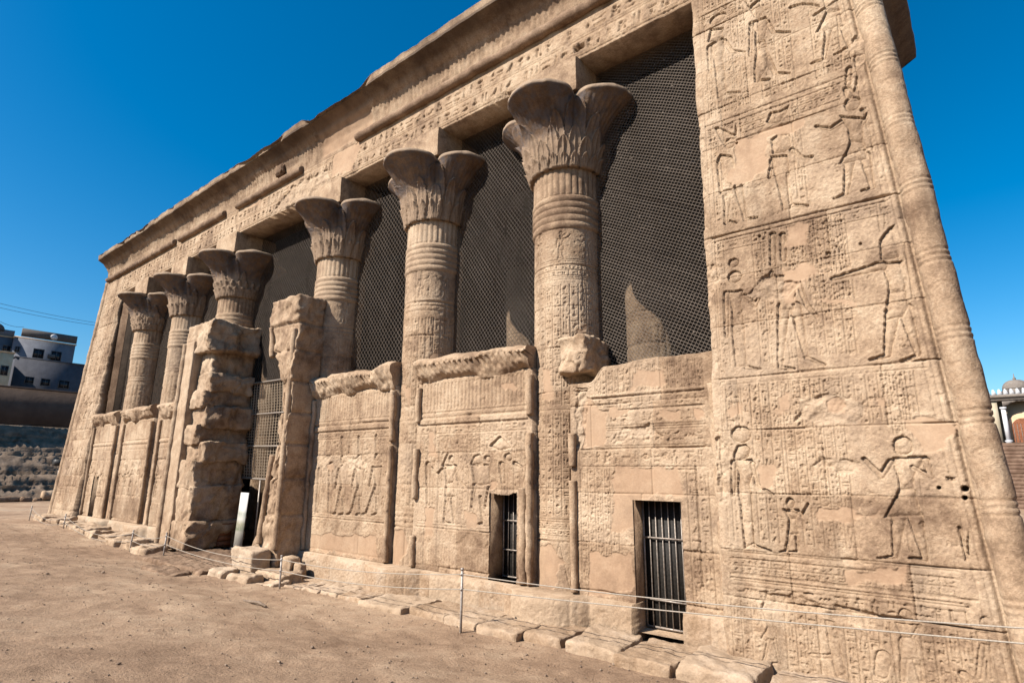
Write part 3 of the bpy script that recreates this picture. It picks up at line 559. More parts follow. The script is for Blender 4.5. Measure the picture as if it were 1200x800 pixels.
# ---- left end pier
def xoutl(z): return -(18.34-.060*z)
def auto_fig(x, z0, H, face=1, rng=random):
    """a striding carved figure of height H with feet at (x, z0)"""
    q = lambda a, b: (x+face*a*H, z0+b*H)
    def c(a, b, r0, d, e_, r1): A = q(a, b); B = q(d, e_); return ('c', A[0], A[1], r0*H, B[0], B[1], r1*H)
    def p(*v): o = ['p']; [o.extend(q(v[i], v[i+1])) for i in range(0, len(v), 2)]; return tuple(o)
    g = [[c(-.03,.42,.05,-.10,.03,.025), c(-.10,.012,.016,.0,.008,.01)], [c(.03,.42,.05,.09,.03,.025), c(.09,.012,.016,.2,.008,.01)],
         [p(-.08,.50,.07,.50,.15,.30,-.10,.30)], [p(-.14,.76,.14,.76,.07,.60,.06,.50,-.06,.50,-.06,.62)], [('e', x+face*.01*H, z0+.84*H, .055*H, .065*H)]]
    k = rng.randrange(4)
    if k == 0: g.append([('e', x, z0+.96*H, .07*H, .06*H)])
    elif k == 1: g.append([c(-.02,.9,.03,-.05,1.08,.02)])
    elif k == 2: g.append([p(-.06,.88,.06,.88,.05,1.0,-.02,1.1)])
    if rng.random() < .5: g.append([c(.13,.74,.025,.22,.60,.022), c(.22,.60,.022,.34,.68,.015)])
    else: g.append([c(.13,.74,.025,.26,.80,.02), c(.26,.80,.02,.34,.9,.015)])
    g.append([c(-.13,.74,.025,-.16,.44,.02)])
    if rng.random() < .4: g.append([c(.34,.68,.008,.34,.02,.008)])
    return g
def left_pier():
    r = Relief(-18.3, -15.0, .2, 12.72, .03, 31)
    for z0, z1 in ((.9,2.0),(4.2,4.7),(7.0,7.4),(9.6,10.0)): r.glyphs(-17.7, -15.2, z0, z1, .2, .016, 'v')
    for z0 in (2.1, 4.8, 7.5, 10.1):
        for xx, f in ((-17.0, 1), (-16.2, -1), (-15.5, -1)):
            r.glyphs(xx+.25, xx+.42, z0+.2, z0+1.9, .15, .015, 'v'); r.figure(auto_fig(xx, z0, 1.75, f, r.rng), .045, .06, .05)
        r.hline(z0-.04, -17.8, -15.1, .02, .02)
    r.blocks([.2,1.0,1.8,2.6,3.5,4.3,5.2,6.0,6.8,7.7,8.5,9.3,10.1,10.9,11.7,12.72], (.8, 1.8), .02, .2)
    r.erode(.5, .012, .03); 
    e = 1-ss(0, .25, -15.0-r.X); r.H -= e*(.05+.10*ss(-.2, .5, fbm(0, 0, r.Z, 1.5, 4, 2)))
    r.X = r.X-(1-ss(0, .12, -15.0-r.X))*(.03*fbm(0, r.Z, 0, 1.2, 2, 3))
    p = tp(wallmesh(r, yf, .62, 'end_pier', SAND, T, clampx=lambda x, z: np.maximum(x, xoutl(z)+.02), backshade=.8))  # inner reveal darkened in colour to stand for its shade
    c = lambda z: (xoutl(z)+.02, yf(0, z)+.10, z)
    roll('corner_moulding', [c(.2), c(6.0), c(12.7)], .185, p, SAND, .05, 5, 20, None, .03)
left_pier(); side_wall(-1, xoutl, 'side_wall')
for sx in (-1, 1):
    mb = MB(); mb.box(min(sx*14.93, sx*15.03), max(sx*14.93, sx*15.03), .9, 8.0, .3, 12.7); tp(mb.build('shade_lining', DARKM, T))  # dark sheets added over the side walls to stand for hall shade
# ---- architrave with two lines of writing
def architrave():
    r = Relief(-17.42, 17.5, ZA, 12.72, .02, 51)
    r.glyphs(-17.2, 17.3, 11.72, 12.08, .36, .026, 'h', False); r.glyphs(-17.2, 17.3, 12.16, 12.55, .38, .026, 'h', False)
    for z in (11.69, 12.12, 12.59): r.hline(z, -17.3, 17.4, .04, .016); r.hline(z+.05, -17.3, 17.4, .02, .014)
    r.blocks([ZA, 12.72], (2.6, 4.4), .02, .10)
    r.plaster([('p',3.3,11.9,4.3,11.8,4.9,12.72,3.2,12.8), ('p',-2.6,12.5,-1.4,12.4,-1.2,12.8,-2.6,12.8)], -.01)
    r.rough([('p',-.5,11.62,3.4,11.6,3.0,12.3,1.5,12.45,.2,12.1), ('p',12.0,12.0,12.25,12.0,12.2,12.15,12.0,12.15), ('p',9.6,11.6,11.3,11.6,10.4,11.72)], .06, 5)
    J, I = r.sl(12.35, 12.6, 11.83, 11.97); r.H[J, I] -= .2
    r.erode(.25, .008, .012)
    e = (1-ss(0, .10, r.Z-ZA)); r.H -= e*(.03+.05*ss(0, .5, fbm(r.X, 0, 0, 1.4, 4, 2)))
    # over the end piers it merges with their faces
    sub = lambda cx, cz: (cx > 15.0) | (cx < -15.02)
    o = tp(wallmesh(r, lambda x, z: yf(x, z)-.004, 1.75, 'architrave', SAND, T, backshade=.85))  # soffit darkened for shade as well as ceiling soot
    return o
architrave()
# ---- horizontal roll above the architrave, in its surviving lengths
def hroll(x0, x1, seed):
    band = lambda th, s: -.012*np.clip(np.sin((s*5+th*1.0)*1.0), 0, 1)**6
    tp(roll('roll_moulding', [(x0, YA+.0, 12.80), ((x0+x1)/2, YA+.0, 12.80), (x1, YA+.0, 12.80)], .135, T, SANDD, .035, seed, 18, None, .035))
hroll(4.55, 17.5, 3); hroll(-3.0, 1.5, 5); hroll(-8.2, -4.0, 6); hroll(-17.4, -8.7, 7)
# ---- cornice: frieze, hollow and flat lip
def cornice():
    prof = [(1.9, 12.70), (YA+.05, 12.70), (YA+.03, 12.95), (YA+.0, 13.25), (YA-.08, 13.48), (YA-.28, 13.68), (YA-.52, 13.80), (YA-.60, 13.83), (YA-.62, 14.08), (YA-.45, 14.12), (1.9, 14.12)]
    X, Y, Z, S, ny, nz = sweepx(prof, -17.55, 18.25, .045, None, .035)
    f = ss(12.8, 12.95, Z)*(1-ss(13.75, 13.83, Z))*(Y < 1)
    # upright ribs of the frieze, with plain lengths where the face is lost
    lost = ss(.15, .45, fbm(X, 0, Z*.6, .45, 3, 77)); lost = np.maximum(lost, ((X > 2.6) & (X < 5.2))*1.)
    ribs = .016*np.sign(np.sin(X*2*math.pi/.16))*(.6+.4*vn(X, 0, Z, 4, 2))+.014*vn(X, 0, Z, 9, 4)
    d = f*(ribs*(1-lost)-.05*lost)
    rim = ss(13.55, 13.85, Z)*(Y < .6)
    ch = fbm(X, 0, 0, .9, 5, 21)
    d = d-rim*(.05+.14*ss(-.1, .5, ch))+.03*fbm(X, Y, Z, 2.5, 4, 5)
    # broken stretch: the lip steps back
    br = ss(2.2, 2.7, X)*(1-ss(5.2, 5.8, X)); d = d-rim*br*.12
    up = (Z > 14.0)*(.05*fbm(X, Y*.3, 0, 2.6, 4, 31)-.10*br)
    P = np.stack([X+.015*vn(X, Y, Z, 3, 8), Y-0*ny, Z+up], -1)
    P[..., 1] += -d*np.abs(ny)*(Y < 1.5)*1.0; P[..., 2] += d*nz*(Y < 1.5)*-.3
    patch = (f*lost*((X > 2.4) & (X < 6))).astype(float)
    soot = .55*ss(13.5, 13.75, Z)*(Y < .4)*(Z < 13.9)+.35*ss(-.1, .5, fbm(X, Y, Z, .7, 4, 9))*(Z > 13.2)  # hollow under the lip darkened as shade, plus random stains
    mb = MB(); mb.grid(P, None, {'patch': patch, 'soot': np.clip(soot*1.1, 0, .8), 'tone': -.22+.3*fbm(X, 0, Z, .6, 4, 3)})
    for k in (0, -1):
        Q = P[k]; n = len(Q); c = Q.mean(0); mb.add(np.vstack([Q, c]), [(i, (i+1) % n, n) if k == 0 else ((i+1) % n, i, n) for i in range(n)])
    tp(mb.build('cornice', SAND, T))
    # the cornice turns the right-hand corner and runs back along the side wall
    mb = MB()
    pr = [(-.95, 12.7), (0, 12.7), (.0, 13.25), (.10, 13.5), (.36, 13.72), (.60, 13.82), (.62, 14.06), (-.95, 14.06)]
    ys = np.linspace(YA+.02, 8.3, 120); Yg = np.repeat(ys[:, None], len(pr), 1)
    px = np.array([p[0] for p in pr]); pz = np.array([p[1] for p in pr])
    XX = 17.56+px[None]+.02*fbm(Yg, px[None], pz[None], 2, 4, 3)*(px[None] > -.3); ZZ = pz[None]+.03*fbm(Yg, px[None], pz[None], 1.6, 4, 6)
    P = np.stack([XX, Yg, ZZ], -1); mb.grid(np.concatenate([P, P[:, :1]], 1), None, {'soot': np.full((120, len(pr)+1), .5)}, flip=True)  # same darkening, spread evenly over the side cornice
    for k in (0, -1):
        Q = P[k]; n = len(Q); c = Q.mean(0); mb.add(np.vstack([Q, c]), [((i+1) % n, i, n) if k == 0 else (i, (i+1) % n, n) for i in range(n)])
    tp(mb.build('side_cornice', SANDD, T))
cornice()
# remains of a carved boss on the frieze
def boss(x, z, s, seed):
    mb = MB()
    for P in roughbox(x-s, x+s, YA-.14, YA+.1, z-s*.8, z+s*.8, .04, seed, .07, 5, .12): mb.grid(P)
    tp(mb.build('carved_boss', SANDD, T))
boss(0.1, 13.25, .27, 3)
# ---- roof and hall inside
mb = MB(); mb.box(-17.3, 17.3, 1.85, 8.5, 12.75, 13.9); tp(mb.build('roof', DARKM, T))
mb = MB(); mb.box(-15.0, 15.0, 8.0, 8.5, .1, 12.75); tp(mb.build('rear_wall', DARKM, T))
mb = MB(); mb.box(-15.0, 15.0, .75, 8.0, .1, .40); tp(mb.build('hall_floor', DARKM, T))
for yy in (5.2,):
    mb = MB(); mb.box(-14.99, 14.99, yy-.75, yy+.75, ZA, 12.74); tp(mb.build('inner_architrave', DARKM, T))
# ---- columns
def shaft_mesh(seed, res, zb=.75, zt=9.22, plain=False, inner=False):
    W = 2*math.pi*RS; r = Relief(0, W, zb, zt, res, seed)       # x = arc length, W/2 faces the front
    if not plain:
        q = r.glyphs
        q(.02, W-.02, 2.1, 4.0, .165, .012, 'v'); q(.02, W-.02, 4.15, 6.6, .18, .012, 'v')
        q(.02, W-.02, 6.78, 7.02, .15, .012, 'h'); q(.02, W-.02, 1.75, 2.0, .14, .010, 'h')
        for z in (2.04, 1.72, 6.7, 6.74, 7.08, 7.12, 4.07): r.hline(z, 0, W, .012, .01)
        # tall figures between the upper band and the rings
        for k in range(8): r.figure(auto_fig(W*(k+.5)/8, 7.15, .58, (-1)**k, r.rng), .02, .03, .03)
        # pointed leaves at the foot
        t = np.mod(r.X/ (W/12), 1)-.5; zz = (r.Z-.85)/.8
        lf = np.abs(np.abs(t)*2-(1-zz)) < .07; r.H -= .010*lf*(zz > 0)*(zz < 1)
    r.plaster([('p',W*.45,4.3+seed % 3*.3,W*.52,4.3,W*.52,4.9,W*.45,4.95), ('p',W*.40,.8,W*.5,.8,W*.56,1.3,W*.5,1.6,W*.42,1.5), ('p',W*.62,5.4,W*.66,5.4,W*.67,5.7,W*.62,5.7)][:0 if plain else 3])
    r.blocks([zb, 1.65, 2.6, 3.55, 4.42, 5.3, 6.15, 7.0, zt], (1.6, 2.4), .022, .22)
    r.erode(.5, .006, .012)
    # five rings and the fluted neck
    Z = r.Z; m = (Z > 7.82) & (Z < 8.56); ph = (Z-7.82)/.148
    r.H = np.where(m, .012+.030*np.abs(np.sin(math.pi*ph))**.7+.25*r.H, r.H)
    fl = (Z >= 8.58) & (Z < 9.2); a = r.X/W*2*math.pi
    r.H = np.where(fl, .022*np.abs(np.sin(a*17))**.8+.004*vn(r.X, r.Z, 0, 8, 3)-.005, r.H)
    th = r.X/W*2*math.pi+math.pi/2                              # arc W/2 -> angle -90 deg (front)
    rad = RS+.03*ss(9, 1, Z)*0+r.H
    P = np.stack([rad*np.cos(th), rad*np.sin(th), Z], -1)
    if inner: r.soot = .85*ss(7.6, 8.4, Z)  # upper inner shafts painted dark to sink into the hall's shade
    mb = MB(); mb.grid(P, None, r.at())
    return mb
def capital_mesh(style, nt_, nz_):
    th = np.linspace(0, 2*math.pi, nt_, endpoint=False); t = np.linspace(0, 1, nz_); TH, TT = np.meshgrid(th, t)
    ph = np.mod(TH+math.pi/4, math.pi/2)-math.pi/4
    Rc, rl = .86, .77; lobe = Rc*np.cos(ph)+np.sqrt(rl*rl-(Rc*np.sin(ph))**2)
    bell = .80+.20*TT
    fl = np.clip((TT-.46)/.54, 0, 1)**1.9
    r = bell*(1-fl)+lobe*fl
    # a groove runs down between the lobes
    r -= .12*np.exp(-((np.abs(ph)-math.pi/4)/.09)**2)*ss(.35, .8, TT)
    h = np.zeros_like(r); lay = np.zeros_like(r)
    tiers = {0: [(.35,.97,4,.09,0,.34), (.25,.74,8,.09,.5,.50), (.12,.58,12,.08,0,.66), (.02,.42,12,.075,.5,.72), (.0,.20,24,.05,0,.8)],
             1: [(.35,.95,4,.09,0,.34), (.1,.70,8,.09,.5,.42), (.08,.60,8,.08,.0,.46), (.0,.34,24,.05,.5,.7)],
             2: [(.4,.95,4,.08,0,.34), (.1,.62,8,.07,.5,.36), (.0,.40,24,.055,0,.7), (.0,.24,24,.05,.5,.7)]}[style]
    for (a, b, n, d, off, wd) in tiers:
        u = np.mod((TH-math.pi/4)/(2*math.pi)*n+off+.5, 1)-.5; v = (TT+.02)/(b+.02)
        half = wd*.5*np.sqrt(np.clip(1-np.clip(v, 0, 1)**3, 0, 1))*(.45+.55*ss(.05, .6, v)); dist = half-np.abs(u)
        e = dist*2*math.pi*.9/n
        ins = (v > 0) & (v < 1) & (e > 0)
        prof = d*(.45+.55*np.exp(-np.abs(e)/.03))*np.clip(e/.010, 0, 1)-.02*np.exp(-(u*2*math.pi*.9/n/.012)**2)*0+.018*np.exp(-(u*2*math.pi*.9/n/.014)**2)
        prof = prof*(.35+.65*ss(.05, .8, v))+.035*ss(.65, .98, v)
        lay = np.where(ins, lay*.3+prof+.012, lay)
    r = r+lay
    Z = 9.16+TT*1.50
    r = r+.007*np.sin(TH*72)*ss(.55, .7, TT)*(1-ss(.93, 1, TT))
    r = r+.03*fbm(np.cos(TH)*r, np.sin(TH)*r, Z, 2.5, 4, 31+style)*ss(.1, .5, TT)
    lipb = 1-ss(0, .02, TT); r = r-lipb*.02
    P = np.stack([r*np.cos(TH), r*np.sin(TH), Z], -1)
    # rounded, chipped rim and the top
    rt = r[-1]; chip = .05*np.clip(fbm(np.cos(th)*2, np.sin(th)*2, 0, 2.4, 4, 5+style), -.2, 1)
    rows = [(rt-chip*.3+.025, 10.68), (rt-chip+.035, 10.71), (rt-chip+.02, 10.77), (rt-chip-.05, 10.81+.03*vn(np.cos(th), np.sin(th), 0, 5, 2)), (rt*.75, 10.83), (rt*0+.3, 10.83)]
    top = np.stack([np.stack([a*np.cos(th), a*np.sin(th), np.zeros(nt_)+b], -1) for a, b in rows])
    bot = np.stack([np.stack([a*np.cos(th), a*np.sin(th), np.zeros(nt_)+9.16], -1) for a in (.6, .80)])
    P = np.concatenate([bot, P, top])
    zz = P[..., 2]
    soot = .5*ss(9.95, 10.25, zz)*(zz < 10.69)*(.55+.9*fbm(P[..., 0], P[..., 1], zz, 1.4, 3, 3)); paint = .6*ss(9.7, 10.1, zz)*(zz < 10.69)  # lobe undersides darkened as painted shade, with paint remnants
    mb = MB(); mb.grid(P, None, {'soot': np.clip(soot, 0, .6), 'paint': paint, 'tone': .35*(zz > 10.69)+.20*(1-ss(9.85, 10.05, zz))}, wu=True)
    return mb
def column(x, y, seed, style, res, name='column', inner=False, cres=(220, 90)):
    c = empty(name, (x-T.location[0], y-T.location[1], -T.location[2]), parent=T)
    shaft_mesh(seed, res, .40 if inner else .75, 9.22, False, inner).build('shaft', SAND, c)
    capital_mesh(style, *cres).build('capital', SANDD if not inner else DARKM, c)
    mb = MB()
    for P in roughbox(-.80, .80, -.80, .80, 10.80, ZA+.004, .08, seed, .012, 4, .03): mb.grid(P)
    ab = mb.build('abacus', DARKM if inner else SAND, c)
    return c
for i, (res, st, cr) in enumerate(((.035, 0, (160, 60)), (.035, 1, (160, 60)), (.03, 2, (180, 70)), (.024, 1, (240, 90)), (.02, 1, (280, 110)), (.0115, 0, (480, 190)))):
    column(CX[i], YC+.1 if False else YC, 100+i, st, res, 'column', False, cr)
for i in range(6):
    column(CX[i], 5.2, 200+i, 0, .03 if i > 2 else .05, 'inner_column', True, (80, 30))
# ---- plinth with round column seats
def plinth(x0, x1, seats, res, name='plinth', seed=3, gap=None):
    r = Relief(x0, x1, .12, .82, res, seed)
    bul = np.zeros_like(r.X)
    for s in seats:
        q = 1.33**2-(r.X-s)**2; bul = np.maximum(bul, np.where(q > 0, np.sqrt(np.maximum(q, 0))-1.33+.40, 0))
    bul = np.maximum(bul, 0)
    r.blocks([.12, .82], (.9, 1.5), .018, .3); r.erode(.6, .012, .03)
    top = ss(.70, .82, r.Z)*.03*(1+fbm(r.X, 0, 0, 2, 3, seed)); 
    for s in seats:
        for e in (-1, 1): r.vline(s+e*.68, .1, .83, .02, .02)
    b2 = bul.copy()
    yfn = lambda X, Z: .13-b2+top
    def hole(cx, cz): return (cx > gap[0]) & (cx < gap[1]) & (cz > .40) if gap else np.zeros(cx.shape, bool)
    def extra(mb):
        if gap:
            mb.box(gap[0], gap[1], .14, .9, .12, .405)
    r.tone += .12
    return tp(wallmesh(r, yfn, .95, name, SANDP, T, hole=hole if gap else None, extra=extra))
plinth(3.62, 13.42, [7.49, 11.69], .02, seed=4)
plinth(14.27, 15.1, [], .02, seed=9)
plinth(-14.95, -3.9, [-11.69, -7.49], .04, seed=6)
# ---- screen walls between the columns
def screen(x0, x1, res, seed, figs=None, patches=(), doors=None, top=5.5, style=0, rolls=True):
    r = Relief(x0, x1, .82 if not (doors and doors[2] < .8) else .40, 4.95 if style == 0 else top, res, seed)
    cell = .12 if res < .018 else .17
    W = x1-x0
    if style == 0:
        # row of upright strokes under the cornice
        J, I = r.sl(x0+.1, x1-.1, 4.25, 4.85); r.H[J, I] -= .014*(np.sin(r.X[J, I]*2*math.pi/.11) > .2)
        for z in (4.2, 4.08, 3.92): r.hline(z, x0+.1, x1-.1, .018, .014)
        J, I = r.sl(x0+.12, x1-.12, 3.95, 4.05); r.H[J, I] += .02
        r.glyphs(x0+.15, x1-.15, 3.72, 3.9, .17, .012, 'h')
        r.glyphs(x0+.15, x1-.15, 3.05, 3.68, cell, .012, 'v')
        if figs:
            r.glyphs(x0+.15, x1-.15, 2.0, 3.05, cell*1.3, .010, 'v', True, .55); r.figure(figs, .05, .05, .05)
        else:
            n = max(3, int(W/.62))
            for k in range(n):
                xx = x0+.35+(W-.6)*k/(n-1)
                r.glyphs(xx-.28, xx-.18, 2.4, 3.0, .1, .012, 'v', False); r.figure(auto_fig(xx, 1.85, 1.15, 1 if k < n//2 else -1, r.rng), .05, .05, .04)
        for z in (1.82, 1.76, 1.70): r.hline(z, x0+.12, x1-.12, .014, .012)
        J, I = r.sl(x0+.1, x1-.1, 1.38, 1.66); r.H[J, I] -= .012*(vn(r.X[J, I], r.Z[J, I]*.6, 0, 16, 5) > .15)
        J, I = r.sl(x0+.1, x1-.1, .9, 1.32); r.H[J, I] -= .006*(np.sin(r.X[J, I]*2*math.pi/.08) > .5)
        J, I = r.sl(x0, x1, .82, 1.7); r.tone[J, I] -= .10+.28*ss(-.1, .5, fbm(r.X[J, I], r.Z[J, I], 0, 1.1, 4, seed))
    else:
        r.glyphs(x0+.55, x1-.2, 4.28, 4.7, .12, .012, 'v'); r.glyphs(x0+.35, x1-.25, 3.98, 4.2, .2, .012, 'h')
        r.glyphs(x0+.55, x1-.25, 3.7, 3.95, .22, .012, 'h'); r.glyphs(x0+.6, x1-.25, 3.35, 3.62, .24, .012, 'h'); r.glyphs(x0+.2, x1-.25, 3.0, 3.3, .24, .012, 'h')
        r.glyphs(x0+.2, x0+.95, 1.0, 2.95, .14, .012, 'v'); r.glyphs(14.4, x1-.22, .9, 2.9, .14, .012, 'v')
        r.vline(14.55, 1.2, 3.1, .05, .012); r.hline(2.95, x0+.9, 14.55, .02, .014)
        for z in (4.22, 3.97, 3.66, 3.32): r.hline(z, x0+.4, x1-.2, .02, .014)
        J, I = r.sl(x0+.45, x1-.2, 4.22, 4.27); r.H[J, I] += .02
        r.hline(.9, x0, x1, .02, .015)
    r.plaster(patches)
    if style == 0 and seed % 2: r.rough([('p',x0+.2,3.0,x0+.8,2.9,x0+1.0,3.3,x0+.3,3.3), ('p',x0+1.3,2.9,x0+2.6,2.95,x0+2.4,3.3,x0+1.6,3.2)], .05)
    if style == 1: r.rough([('p',x0+.9,3.4,x0+1.8,3.5,x0+1.6,3.75,x0+1.0,3.7), ('p',x0+.1,3.3,x0+.35,3.4,x0+.4,4.6,x0+.1,4.7)], .06)
    r.blocks([.40, .92, 1.7, 2.55, 3.3, 4.1, 4.95, 5.6], (1.0, 2.0), .024, .24)
    r.erode(.5, .008, .014)
    hole = extra = None
    if doors:
        d0, d1, dz0, dz1 = doors
        rag = (lambda X: .09*fbm(X, seed, 0, 3.5, 4, 2)) if seed == 62 else (lambda X: 0*X)
        hole = lambda cx, cz: (cx > d0) & (cx < d1) & (cz > dz0) & (cz < dz1+rag(cx))
        def extra(mb):
            t = dz1+(.10 if seed == 62 else 0)
            mb.box(d0-.12, d0-.001, .345, 1.05, dz0, t+.25); mb.box(d1+.001, d1+.12, .345, 1.05, dz0, t+.25)
            mb.box(d0-.002, d1+.002, .345, 1.05, t, t+.24)
    zmap = None
    if style == 1: zmap = lambda X, Z: Z+ss(4.3, top, Z)*(.05*fbm(X, 0, 0, 1.4, 4, 4)-.25*(1-ss(x0+.45, x0+.75, X)) + .06*(X-x0)/W)
    s_ = tp(wallmesh(r, lambda X, Z: .30+0*X, 1.0, 'screen_wall', SAND if res < .03 else SAND, T, hole=hole, extra=extra, zmap=zmap))
    if style == 0:
        prof = [(.9, 4.84), (.30, 4.84), (.25, 4.90), (.20, 5.00), (.15, 5.15), (.09, 5.30), (.09, 5.40), (.20, 5.48), (.34, 5.52), (.95, 5.52)]
        X, Y, Z, S, ny, nz = sweepx(prof, x0+.02, x1-.02, max(.025, res), None, .035)
        df = (Y < .4)
        snake = .05*np.sin((X+Z*.6)*2*math.pi/.16)*ss(5.02, 5.1, Z)*(1-ss(5.36, 5.44, Z))
        n = fbm(X, Y, Z, 1.6, 5, seed, .62)*.24+.05*fbm(X, Y, Z, 9, 3, seed+2)
        und = (1-ss(4.86, 5.1, Z))*.14*ss(-.2, .5, fbm(X, 0, 0, 1.2, 4, seed+7))
        Yn = Y-df*(snake*(vn(X, 0, 0, .8, seed) > -.35)*.5+n*.6-und*1.1)
        Zn = Z+(Z > 5.3)*(.17*fbm(X, Y*.5, 0, .9, 5, seed+5, .6)-.04)+und*.4
        mb = MB(); P = np.stack([X, Yn, Zn], -1)
        P = np.concatenate([P, P[:, :1]], 1); mb.grid(P, None, {'tone': .2*fbm(P[..., 0], P[..., 1], P[..., 2], 1, 3, 3)})
        for k in (0, -1):
            Q = P[k, :-1]; m = len(Q); c = Q.mean(0); mb.add(np.vstack([Q, c]), [(i, (i+1) % m, m) if k == 0 else ((i+1) % m, i, m) for i in range(m)])
        mb.build('wall_cornice', SAND, s_)
    spiral = lambda th, s: .010*np.sign(np.sin(th*1+s*9))
    hz = 4.82 if style == 0 else 4.3
    if rolls:
        for k, xx in enumerate((x0+.045, x1-.045)):
            if style == 1 and k == 0:
                segs = [(.85, 2.75), (3.0, 3.6)]
            elif seed == 62 and k == 1: segs = [(.85, 3.65), (4.0, 4.8)]
            elif seed == 62: segs = [(.85, 1.5), (2.3, 3.4), (4.0, 4.8)]
            elif seed == 61 and k == 1: segs = [(.85, 3.5), (3.6, 4.82)]
            else: segs = [(.85, hz)]
            for a, b in segs:
                roll('roll_moulding', [(xx, .27, a), (xx, .27, (a+b)/2), (xx, .27, b)], .072, s_, SAND, .03, seed+k, 18, spiral if (style == 1 and k) or seed in (62, 61) else None, .018)
    if seed == 62:
        roll('roll_moulding', [(x1-.20, .27, .85), (x1-.20, .27, 2.0), (x1-.20, .27, 2.6)], .085, s_, SAND, .03, 8, 18, spiral, .015)
    return s_
S1 = screen(3.62, 7.12, .018, 61, FIG['s1'], FIG['s1patch'])
S2 = screen(7.95, 11.30, .0155, 62, FIG['s2'], FIG['s2patch'], (10.22, 10.93, .80, 2.47))
S3 = screen(12.20, 14.97, .0115, 64, None, FIG['s3patch'], (13.42, 14.27, .30, 2.45), 4.78, 1)
L2 = screen(-7.12, -4.2, .03, 65); L1 = screen(-11.08, -7.88, .03, 67); L0 = screen(-14.95, -11.92, .03, 66, None, (), (-14.05, -13.4, .80, 2.6))
# broken stub beside the last column
mb = MB()
for P in roughbox(12.02, 12.60, .20, 1.15, 4.72, 5.46, .03, 5, .12, 4, .05, lambda P: np.concatenate([P[..., :1]-.12*ss(4.9, 4.2, P[..., 2:3]), P[..., 1:]], -1)): mb.grid(P)
tp(mb.build('broken_lintel', SAND, T))
DARKSH = simple('shade_backing_dark', (.010,.009,.008), (.028,.024,.020), 26, .7)  # near-black colour standing for the dark inside the doorways
# ---- door grilles
def grille(x0, x1, y, z0, z1, par, nb=5, rails=(.35, .68)):
    g = empty('door_grille', (0, 0, 0), parent=par); 
    mb = MB()
    for (a, b) in (((x0, z0), (x0, z1)), ((x1, z0), (x1, z1)), ((x0, z1), (x1, z1)), ((x0, z0+.02), (x1, z0+.02))):
        mb.tube([(a[0], y, a[1]), (b[0], y, b[1])], .018, 6)
    mb.build('grille_frame', IRON, g)
    mb = MB()
    for k in range(1, nb+1):
        xx = x0+(x1-x0)*k/(nb+1); mb.tube([(xx, y-.004, z0), (xx, y-.004, z1)], .010, 6)
    for f in rails: zz = z0+(z1-z0)*f; mb.tube([(x0, y-.03, zz), (x1, y-.03, zz)], .014, 6)
    mb.build('bars', IRON, g)
    mb = MB(); mb.box(x0+.01, x1-.01, y+.03, y+.05, z0+.02, z1-.01); mb.build('shade_backing', DARKSH, g)  # added sheet hides the lit hall so the doorway reads as shade
    return g
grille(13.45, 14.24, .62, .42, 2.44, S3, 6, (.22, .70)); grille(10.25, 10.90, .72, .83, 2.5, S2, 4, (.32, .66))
# added shade sheets behind the grilles
for (a, b, z0, z1, S_) in ((13.43, 14.26, .40, 2.45, S3), (10.23, 10.92, .82, 2.55, S2)):
    pass
# ---- ruined jambs of the central gateway
def jamb_right():
    def wl(z): return np.interp(z, [.5, .9, 1.5, 2.2, 3, 4.2, 5.2, 5.9, 6.3, 6.9, 7.4, 7.9], [2.2, 2.35, 2.65, 2.9, 3.05, 3.22, 3.1, 2.85, 2.5, 2.2, 2.1, 2.2])
    rng = np.random.default_rng(3)
    def warp(P):
        x, y, z = P[..., 0].copy(), P[..., 1], P[..., 2]
        u = (3.62-x)/1.4
        rag = .22*fbm(z*0, y, z, 2.0, 5, 4, .62)
        x = 3.62-u*(3.62-wl(z)+rag*(u > .2))
        for kj, zj in enumerate((1.75, 2.7, 3.6, 4.45, 5.3, 6.2, 7.0)):
            g = np.exp(-((z-zj)/.035)**2); x = x+(u > .5)*g*.09-(u < .08)*g*.05
            y = y+.05*g*(y < -.3)+.04*math.sin(kj*2.7)*ss(zj, zj+.02, z)*(1-ss(zj+.8, zj+.82, z))
        return np.stack([x, y, z], -1)
    mb = MB()
    for P in roughbox(2.22, 3.62, -.46, .42, .45, 7.82, .035, 7, .11, 3.0, .05, warp):
        mb.grid(P, None, {'tone': .25*fbm(P[..., 0], P[..., 1], P[..., 2], .8, 3, 2)})
    j = tp(mb.build('gate_jamb', SAND, T))
    roll('roll_moulding', [(3.55, -.46, .9), (3.50, -.44, 4.0), (3.46, -.42, 6.8)], .085, j, SAND, .03, 4, 18, None, .02)
    roll('roll_moulding', [(2.75, -.47, 1.0), (2.85, -.46, 2.2), (3.0, -.45, 3.3)], .09, j, SAND, .03, 6, 18, None, .03)
    roll('roll_moulding', [(2.40, -.44, 6.1), (2.2, -.44, 7.0)], .08, j, SAND, .03, 9, 18, None, .03)
jamb_right()
